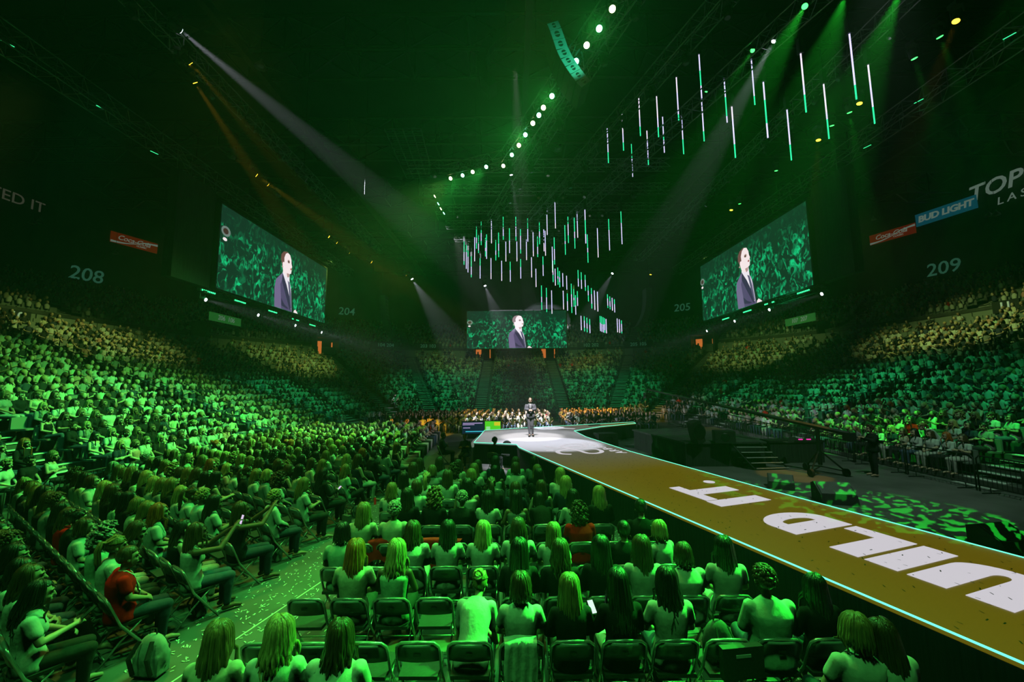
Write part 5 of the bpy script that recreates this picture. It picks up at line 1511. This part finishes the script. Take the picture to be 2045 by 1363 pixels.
for s, px, py in (('203 103', 855, 692), ('104 204', 770, 690), ('102 202', 1180, 690), ('205 105', 1275, 688)):
    p, n = (on_arc(px, py, 19.9, px < 1000))
    wall_sign('section_sign', p-n*.1, math.atan2(n.y, n.x)-math.pi/2, 4, .9, M['black'], [(s, .7, 0, 0, M['sign_dim'], 0, 1, 0)], f'dim section sign on upper tier front, {ordn[{855:2,770:1,1180:3,1275:4}[px]]} along the end stand')
# panels of the upper tier front
pn = MB().box((0, 0, .5), (1.24, .08, .95)).mesh('fascia_panel', M['seatback'])
fa = empty('wall_upper_tier_front'); tag(fa, kind='structure')
k = 0
for (p, n) in bowl_path(18.5, 1.3):
    if not on_screen((p[0], p[1], 7.8), 60): continue
    if k > 290: break
    k += 1
    o = put('fascia_panel', pn, fa, (p[0], p[1], 7.42)); o.rotation_euler = (0, 0, math.atan2(n[1], n[0])-math.pi/2)
tag(sweep('trim_1', [(20.1, 8.7), (20.1, 8.95), (20.16, 8.95)], M['terrace']), kind='structure')
m = MB(); m.tube([(XWL+.15, 24, 15.6), (XWL+.15, 30, 15.6)], .05, 5); tag(m.build('conduit', M['nosing']), 'thin pale pipe running along the aisle-side wall', 'pipe')

# ------------------------------------------------------------------ crowd barriers
def barrier_meshes():
    f = MB(); f.tube([(-1.1, 0, .03), (-1.1, 0, 1.0), (-1.02, 0, 1.1), (1.02, 0, 1.1), (1.1, 0, 1.0), (1.1, 0, .03)], .022, 6); f.cyl((-1.1, 0, .2), (1.1, 0, .2), .018, 6)
    b = MB()
    for i in range(17): b.cyl((-1.1+2.2*(i+1)/18, 0, .2), (-1.1+2.2*(i+1)/18, 0, 1.1), .009, 5)
    t = MB()
    for s in (-1, 1): t.cyl((s*.8, -.28, .02), (s*.8, .28, .02), .018, 5); t.cyl((s*.8, 0, .02), (s*.8, 0, .2), .015, 5)
    return f.mesh('frame', M['black'], True), b.mesh('bars', M['black']), t.mesh('feet', M['black'])
BR = barrier_meshes()
def barrier(p, yaw, label, grp):
    o = put('crowd_barrier', BR[0]); o.location = p; o.rotation_euler = (0, 0, yaw); tag(o, label, 'barrier', grp); b = put('bars', BR[1], o); b['kind'] = 'stuff'; put('feet', BR[2], o)
for k in range(6):
    barrier((-12.1, 7.2+2.28*k, 0), R(90), f'black steel crowd barrier beside the aisle block, {ordn[k+1]} from camera', 'barriers beside the aisle block')
for k in range(4):
    barrier((-12.0+.35*k, 21.2+2.28*k, 0), R(84), f'black steel crowd barrier further along the stand, {ordn[k+1]} one', 'barriers further along the stand')
for k in range(6):
    barrier((14.6, 9.6+2.28*k, 0), R(90), f'black steel crowd barrier in front of the runway-side stand, {ordn[k+1]} from camera', 'barriers in front of the runway-side stand')
for k in range(5):
    barrier((14.2-.25*k, 24+2.28*k, 0), R(95), f'black steel crowd barrier beyond the black platform, {ordn[k+1]} one', 'barriers beyond the black platform')

# ------------------------------------------------------------------ black platform, steps, loudspeakers, crane
pf = empty('platform'); tag(pf, 'low black side stage platform with draped front beside the runway', 'platform')
Aq, Bq, Cq, Dq = atz(1262, 858, 1), atz(1367, 884, 1), atz(1531, 883, 1), atz(1425, 853, 1)
m = MB(); m.poly([(p.x, p.y) for p in (Aq, Bq, Cq, Dq)], .93, 1.0); m.build('deck', mat('deck', (.05, .05, .05), .7, noise=((2, 2, 2), .6, 1.3)), pf)
cc = (Aq+Bq+Cq+Dq)/4
m = MB(); m.poly([tuple((p+(cc-p)*.03).xy) for p in (Aq, Bq, Cq, Dq)], 0, .93); m.build('drape', M['drape'], pf)
st_ = empty('platform_steps'); tag(st_, 'black metal steps leading down from the platform', 'steps')
t0, t1 = atz(1458, 884, 1.0), atz(1517, 884, 1.0); b0, b1 = atz(1507, 937, .05), atz(1572, 935, .05)
for k in range(5):
    u = (k+.5)/5; p, q = t0.lerp(b0, u), t1.lerp(b1, u); z = 1.0-.19*(k+1)+.02
    d = (b0-t0); d.z = 0; d.normalize(); w = .3
    MB().poly([(p-d*w/2).xy[:], (q-d*w/2).xy[:], (q+d*w/2).xy[:], (p+d*w/2).xy[:]], z-.04, z).build('tread', M['black'], st_)
    MB().tube([p+d*w/2+Vector((0, 0, z-p.z)), q+d*w/2+Vector((0, 0, z-q.z))], .015, 4).build('nosing', M['nosing'], st_)
for p, q in ((t0, b0), (t1, b1)): MB().tube([p, q], .03, 5).build('stringer', M['dark_steel'], st_)

def wedge(loc, yaw, label, sc=1.0):
    e = empty('wedge_monitor', loc, yaw); e.scale = (sc,)*3; tag(e, label, 'loudspeaker', 'wedge monitor loudspeakers')
    prof_ = [(-.28, 0), (.28, 0), (.2, .2), (-.12, .42), (-.28, .36)]
    m = MB(); m.add([(-.36, y, z) for y, z in prof_]+[(.36, y, z) for y, z in prof_], [tuple(reversed(range(5))), tuple(range(5, 10))]+[(i, (i+1) % 5, 5+(i+1) % 5, 5+i) for i in range(5)]); m.build('cabinet', M['black'], e)
    a, b = Vector((0, .2, .2)), Vector((0, -.12, .42)); c = (a+b)/2+Vector((0, .005, .008)); ang = math.atan2(b.z-a.z, b.y-a.y)
    MB().box(c, (.66, .36, .012), Matrix.Rotation(ang, 3, 'X')).build('grille', mat('grille', (.09, .09, .09), .6, noise=((90, 90, 90), .5, 1.5)), e)
    MB().box((.365, -.05, .2), (.012, .12, .05)).build('handle', M['dark_steel'], e)
wedge(atz(1560, 975, 0), R(150), 'black wedge monitor half hidden behind the runway edge')
wedge(atz(1668, 1003, 0), R(165), 'wedge monitor lit bright green on the floor past the runway', 1.25)
wedge(atz(2005, 1098, 0), R(190), 'wedge monitor beside the far runway edge at the picture border', 1.15)
wedge(atz(1315, 905, 0), R(170), 'wedge monitor between runway and platform')
wedge(atz(1310, 1050, 0)+Vector((.15, .1, 0)), R(-20), 'wedge monitor against the runway skirt beside the runway block')
wedge(atz(1712, 1228, 0)+Vector((.25, .1, 0)), R(-20), 'wedge monitor against the skirt near the leaning pair', 1.0)
def box_speaker(loc, yaw, size, label, cones=1, mt='black'):
    e = empty('speaker_cabinet', loc, yaw); tag(e, label, 'loudspeaker')
    MB().box((0, 0, size[2]/2), size).build('cabinet', M[mt], e)
    for k in range(cones):
        m = MB(); m.tube([(0, -size[1]/2-.004, size[2]/2), (0, -size[1]/2-.02, size[2]/2)], [size[2]*.36, size[2]*.3], 16); o = m.build('cone', M['black_gloss'], e); o.location = ((k-(cones-1)/2)*size[0]/cones, 0, 0)
    return e
box_speaker(atz(1446, 884, 1.0), R(-15), (.75, .6, .48), 'black speaker cabinet lying on the platform corner')
o = box_speaker(atz(1395, 884, 1.0), R(20), (.4, .4, .9), 'tilted black tower speaker on the platform'); o.rotation_euler = (0, R(-14), R(20))
box_speaker(atz(1210, 893, 0), R(10), (1.1, .8, .75), 'black speaker box between the two runways')
o = box_speaker(atz(1188, 880, 0), R(30), (.9, .6, .9), 'tilted black speaker box beside the stage edge'); o.rotation_euler = (R(15), 0, R(30))
M['case'] = mat('case', (.22, .30, .27), .5)
p = atz(829, 884, 0); o = box_speaker(p, R(4), (1.5, .7, .85), 'pale double speaker case on the floor facing the aisle', 2, 'case')
# prompter screens beside the stage
def monitor(loc, yaw, w, h, pict, label, lines):
    e = empty('prompter_monitor', loc, yaw); tag(e, label, 'monitor', 'prompter monitors beside the stage')
    MB().box((0, .06, h/2+.25), (w, .12, h)).build('housing', M['black'], e); MB().box((0, -.005, h/2+.25), (w*.94, .01, h*.9)).build('screen', pict, e)
    MB().box((0, .2, .13), (w*.8, .4, .26)).build('stand', M['black'], e)
    for (x, z, ww, hh, mt) in lines: MB().box((x*w, -.014, .25+z*h), (ww*w, .008, hh*h)).build('screen_line', mt, e)
txt = emis('prompt_text', (.55, .4, .75), .8); cy = emis('prompt_cyan', (.05, .6, .75), .8)
p = aty(945, 875, 23.6); monitor(Vector((p.x, p.y, .35)), R(6), 1.35, .75, emis('prompt_dark', (.005, .012, .03), 1), 'prompter monitor with purple text lines on dark blue', [(-.02, .85, .84, .06, txt), (-.2, .74, .5, .05, txt), (-.28, .5, .3, .05, txt), (.05, .22, .75, .07, cy)])
p = aty(981, 875, 24.2); monitor(Vector((p.x, p.y, .35)), R(-6), 1.2, .72, emis('prompt_green', (.08, .6, .02), 1), 'prompter monitor showing a bright green slide', [(.3, .75, .3, .3, emis('prompt_yellow', (.6, .55, .02), 1)), (-.15, .3, .2, .45, emis('prompt_pale', (.3, .7, .3), 1))])

# camera crane
jb = atz(1640, 948, 0); cr = empty('camera_crane', jb); tag(cr, 'black camera crane with long boom on a wheeled dolly', 'camera crane')
MB().cyl((0, 0, .35), (0, 0, 1.7), .07, 10).build('column', M['dark_steel'], cr)
for k in range(3):
    a = R(90+120*k); f = Vector((math.cos(a)*.75, math.sin(a)*.75, 0))
    MB().tube([(0, 0, .9), f+Vector((0, 0, .16))], .03, 6).build('leg', M['dark_steel'], cr)
    MB().tube([(0, 0, .3), f+Vector((0, 0, .18))], .025, 6).build('strut', M['dark_steel'], cr)
    w = MB(); w.tube([f+Vector((-.05, 0, .14)), f+Vector((.05, 0, .14))], .14, 14); w.build('wheel', M['black'], cr)
tip = aty(1292, 778, 22.5)-jb; piv = Vector((0, 0, 1.75)); tail = piv+(piv-tip).normalized()*1.0
m = MB(); m.tube([tail, piv, tip], [.09, .09, .05], 6); m.build('boom', M['black'], cr)
m = MB(); m.tube([tail+Vector((0, 0, -.25)), piv+Vector((0, 0, -.3)), tip+Vector((0, 0, -.35))], .02, 5); m.build('tension_rod', M['dark_steel'], cr)
MB().box(tail+Vector((0, 0, -.1)), (.24, .3, .3)).build('counterweight', M['black'], cr)
hd_ = MB(); hd_.box(tip+Vector((0, 0, -.35)), (.3, .45, .3)); hd_.cyl(tip+Vector((-.1, -.2, -.35)), tip+Vector((-.3, -.45, -.4)), .07, 10); hd_.build('camera_head', M['black'], cr)
# crew
make_pose('stand', stand=True, male=True, bulk=1.1, arms=[((-.24, .05, .82), (-.12, .26, .92)), ((.24, .05, .82), (.12, .26, .92))], styles=('long', 'tee'))
make_pose('walk', stand=True, arms=[((-.24, .02, .80), (-.24, .1, .58)), ((.24, .02, .80), (.2, .16, .62))], styles=('tank', 'tee'))
p = atz(1748, 952, 0); person('stand', 'short', 'brown', 'long', 'black', (.012, .012, .014), SKINS[1], p, R(75), 1.04, 'standing crane operator in black with white lanyard near the barrier', None)
p = atz(776, 893, 0); person('walk', 'long', 'black', 'tank', 'black', (.012, .012, .012), SKINS[0], p, R(-120), 1.0, 'standing person in sleeveless black dress in front of far floor rows', None)
for px, py, yw, lab, hr_ in ((884, 928, R(-70), 'seated guard in dark shirt beside the stage skirt, facing the aisle', 'crop'), (929, 932, R(170), 'seated guard with crossed arms against the stage skirt', 'crop'), (988, 945, R(-20), 'person dressed in black seated close to the stage skirt', 'short')):
    p = atz(px, py, 0); person('folded', hr_, 'black', 'long', 'navy', (.015, .015, .018), SKINS[3], p, yw, 1.0, lab, None)
    chair(p+Vector((0, 0, 0)), yw, 'metal chair under the '+lab.split(' beside')[0].split(' close')[0].split(' against')[0], None)
# banquet chair
bc = empty('banquet_chair', atz(1011, 930, 0), R(170)); tag(bc, 'empty black banquet chair beside the stage skirt', 'chair')
MB().poly([(.22*math.cos(a), .22*math.sin(a)) for a in np.linspace(0, 2*math.pi, 14, endpoint=False)], .42, .48).build('seat', M['chair_pad'], bc)
m = MB(); m.ell((0, -.22, .78), (.23, .03, .24), 16, 8); m.build('backrest', M['chair_pad'], bc, True)
for sx in (-1, 1):
    for sy in (-1, 1): MB().tube([(sx*.18, sy*.17, .44), (sx*.2, sy*.2, .01)], .013, 5).build('leg', M['dark_steel'], bc)

# ------------------------------------------------------------------ small things around the audience
def phone(loc, rot, label, lit=False):
    e = empty('phone', loc); e.rotation_euler = rot; tag(e, label, 'phone')
    MB().box((0, 0, 0), (.075, .009, .15)).build('case', M['black_gloss'], e); MB().box((0, -.0055, 0), (.066, .002, .138)).build('screen', M['phone_lit'] if lit else mat('phone_dark', (.03, .05, .05), .1), e)
def at_hands(k, j, dz, dn, dr=0.0): return apos(k, j)+NV*dn+RV*dr+Vector((0, 0, dz))
phone(at_hands(1, 0, 1.27, .60), (R(-15), 0, YAW_A), 'lit phone held up with both hands over the aisle', True)
phone(at_hands(2, 0, 1.27, .60), (R(-15), 0, YAW_A), 'phone raised by the person in black sleeveless top')
phone(at_hands(-1, 0, .86, .38, -.06), (R(-50), 0, YAW_A), 'phone held low by the person in white tee')
phone(at_hands(5, 0, .86, .38, -.05), (R(-50), 0, YAW_A), 'lit phone held by the person in black', True)
c = cpos(0, 2); phone(c+Vector((-.26, .18, .93)), (R(-50), 0, .3), 'lit phone beside the long black hair', True)
# lanyard of the man in the polo shirt
rp = apos(0, 0)
ly = MB(); 
loop = [(-.05, -.06, 1.075), (-.085, .0, 1.08), (-.075, .08, 1.0), (-.03, .135, .85), (0, .15, .76), (.03, .135, .85), (.075, .08, 1.0), (.085, .0, 1.08), (.05, -.06, 1.075), (-.05, -.06, 1.075)]
ly.tube(loop, .009, 5); ly.box((0, .165, .72), (.08, .01, .1)); o = ly.build('lanyard', M['paper'], red_man)
# red blankets over chair backs
def drape_cloth(name, c, yaw, w, zt, drop, col, label, cat, folds=3, fwd=.25):
    nx, nz = 15, 12; vs = []
    for side in (1, 0):
        for i in range(nx):
            u = -1+2*i/(nx-1)
            for j in range(nz):
                t = j/(nz-1)
                ripple = .018*math.sin(u*folds*3.1+j*.3)*(t if t > .3 else .3)
                if t < .35:
                    y, z = -.21+fwd*(1-t/.35), zt-.25*(1-t/.35)**1.5*.6+.012
                else:
                    y, z = -.255+ripple, zt-(t-.35)/.65*drop*(1+.12*math.sin(u*5+1))
                sag = .03*math.cos(u*3)
                vs.append((u*w/2*(1+.04*math.sin(j)), y-(.006 if side else 0), z+sag*.4))
    fs = []; q = nx*nz
    for i in range(nx-1):
        for j in range(nz-1):
            a = i*nz+j; fs.append((a, a+1, a+nz+1, a+nz)); fs.append((q+a, q+a+nz, q+a+nz+1, q+a+1))
    m = MB(); m.add(vs, fs); o = m.build(name, M['cloth'], None, True); o.location = c; o.rotation_euler = (0, 0, yaw); objcol(o, col); tag(o, label, cat)
    return o
drape_cloth('blanket', cpos(3, -4.15)+Vector((.0, .06, 0)), 0, .62, .86, .34, (.85, .03, .02), 'bright red blanket over a chair beside grey-haired person', 'blanket')
drape_cloth('blanket', cpos(3, -2.75)+Vector((.05, .0, 0)), 0, .95, .88, .42, (.85, .03, .02), 'wider red blanket draped over empty chairs', 'blanket', 2)
drape_cloth('sweater', cpos(0, 0)+Vector((-.02, -.03, 0)), .05, .34, .85, .42, (.7, .75, .68), 'pale sweater hung over the chair of brown bob', 'sweater', 4)
# backpacks and bags
def bag(loc, yaw, sc, col, label):
    e = empty('backpack', loc, yaw); e.scale = (sc,)*3; tag(e, label, 'backpack')
    m = MB(); m.ell((0, 0, .2), (.17, .1, .22), 14, 10); m.box((0, 0, .12), (.28, .17, .2)); b = put('body', blob('body', m, .02, 6, 900, M['cloth']), e); objcol(b, col)
    m = MB(); m.ell((0, .08, .13), (.12, .06, .12), 10, 8); b2 = m.build('pocket', M['cloth'], e, True); objcol(b2, tuple(c*.9 for c in col))
    m = MB(); m.tube([(-.14, .02, .08), (-.1, .1, .26), (0, .11, .33), (.1, .1, .26), (.14, .02, .08)], .008, 5); m.build('zip', M['black'], e)
    m = MB(); m.tube([(-.04, 0, .41), (-.03, 0, .46), (.03, 0, .46), (.04, 0, .41)], .008, 5); m.build('handle', M['black'], e)
    for s in (-1, 1): m = MB(); m.tube([(s*.07, -.08, .38), (s*.1, -.16, .25), (s*.1, -.1, .06)], .02, 6, flat=.4); m.build('strap', M['black'], e)
bag(atz(300, 1350, 0), YAW_A+.5, 1.15, (.42, .45, .43), 'grey backpack on the floor behind the man in red polo')
bag(apos(1, 0)+NV*.1+RV*.05, YAW_A, .8, (.5, .52, .5), 'pale bag under the chair of the phone raiser')
bag(apos(3, 0)+NV*.05, YAW_A+.3, .85, (.45, .5, .46), 'light bag under the chair of short blonde person')
bag(apos(6, 0)-RV*.35+NV*.1, YAW_A, .75, (.2, .2, .2), 'dark bag standing in the aisle by the crossed legs')
bag(cpos(0, 4)+Vector((0, .02, .46)), .2, 1.0, (.12, .13, .125), 'grey backpack sitting on an empty chair near runway')
e = empty('cardboard_box', cpos(0, 4)+Vector((.08, -.30, .52)), .12); tag(e, 'flat dark box propped on the chair with the backpack', 'box'); MB().box((0, 0, .13), (.44, .07, .30)).build('carton', M['chair_pad'], e); MB().box((0, -.037, .2), (.16, .004, .03)).build('print', M['paper'], e)
e = empty('paper_bag', apos(5, 0)-RV*.45+NV*.35, YAW_A); tag(e, 'small dark gift bag on the aisle floor', 'bag'); MB().box((0, 0, .14), (.24, .1, .28)).build('bag_body', mat('gift', (.12, .13, .12), .5), e); MB().tube([(-.05, 0, .28), (-.04, 0, .38), (.04, 0, .38), (.05, 0, .28)], .005, 4).build('handle', M['black'], e)
e = empty('drink_bottle', apos(7, 0)-RV*.4+NV*.3); tag(e, 'small red-capped bottle on the aisle floor', 'bottle'); MB().tube([(0, 0, 0), (0, 0, .16), (0, 0, .2)], [.035, .035, .015], 8).build('body', M['sign_red'], e); MB().cyl((0, 0, .2), (0, 0, .23), .016, 8).build('cap', M['paper'], e)
# laptop on the platform edge
e = empty('laptop', atz(1574, 884, .95), R(200)); tag(e, 'open silver laptop on a dark table behind the steps', 'laptop'); MB().box((0, 0, .01), (.36, .25, .02)).build('keyboard', M['alu'], e); MB().box((0, .15, .13), (.36, .02, .24), Matrix.Rotation(R(-15), 3, 'X')).build('lid', M['alu'], e)
e = empty('mixing_desk', atz(1585, 925, 0), R(0)); tag(e, 'dark equipment table with pink lights behind the steps', 'table'); MB().box((.2, .3, .9), (2.4, .7, .08)).build('top', M['black'], e); MB().box((.2, .3, .43), (2.3, .6, .86)).build('drape', M['drape'], e)
for k in range(2): MB().box((.45+.35*k, .1, .97), (.16, .06, .03)).build('pink_light', emis('pink', (1, .03, .45), 1.2), e)

# tape line and confetti
a, b = atz(345, 1362, 0), atz(872, 1008, 0); t = (b-a).normalized(); s = Vector((-t.y, t.x, 0))*.012
m = MB(); m.poly([(a-t*3-s).xy[:], (b-s).xy[:], (b+s).xy[:], (a-t*3+s).xy[:]], .001, .003); tag(m.build('tape_line', M['tape']), 'thin white tape line along the aisle floor', 'tape')
cf = MB(); g = random.Random(5)
def scrap(p, sc=1.0):
    a = g.uniform(0, 3.14); dx, dy = math.cos(a)*.022*sc, math.sin(a)*.022*sc; nx, ny = -dy*.32, dx*.32
    z = p[2]+g.uniform(.001, .008)
    cf.add([(p[0]-dx-nx, p[1]-dy-ny, z), (p[0]+dx-nx, p[1]+dy-ny, z+.004), (p[0]+dx+nx, p[1]+dy+ny, z+.006), (p[0]-dx+nx, p[1]-dy+ny, z)], [(0, 1, 2, 3)])
for _ in range(1700):
    y = g.uniform(3.2, 14); scrap((g.uniform(-4.9, -2.2)+.09*(y-4), y, 0), .95)
for _ in range(900): 
    y = g.uniform(4, 12); scrap((run_left(y)-g.uniform(.05, 1.3), y, 0), 1.2)
for _ in range(1400):
    v = ac(g.uniform(-2, 14), g.uniform(3.5, 6.5), 0); scrap(v, 1.5)
tag(cf.build('floor_confetti', M['confetti']), 'pale paper confetti strewn over the aisle and floor', 'confetti', kind='stuff')
cf = MB()
for _ in range(420): scrap(ac(g.uniform(-1, 11), g.uniform(.1, 3.2), ZS+.003), 1.0)
tag(cf.build('runway_confetti', mat('confetti_dark', (.03, .06, .03), .6)), 'dark paper scraps lying on the runway', 'confetti', kind='stuff')
# handrails in the stands near the barriers
print('people', len(PEOPLE), 'objects', len(bpy.data.objects))
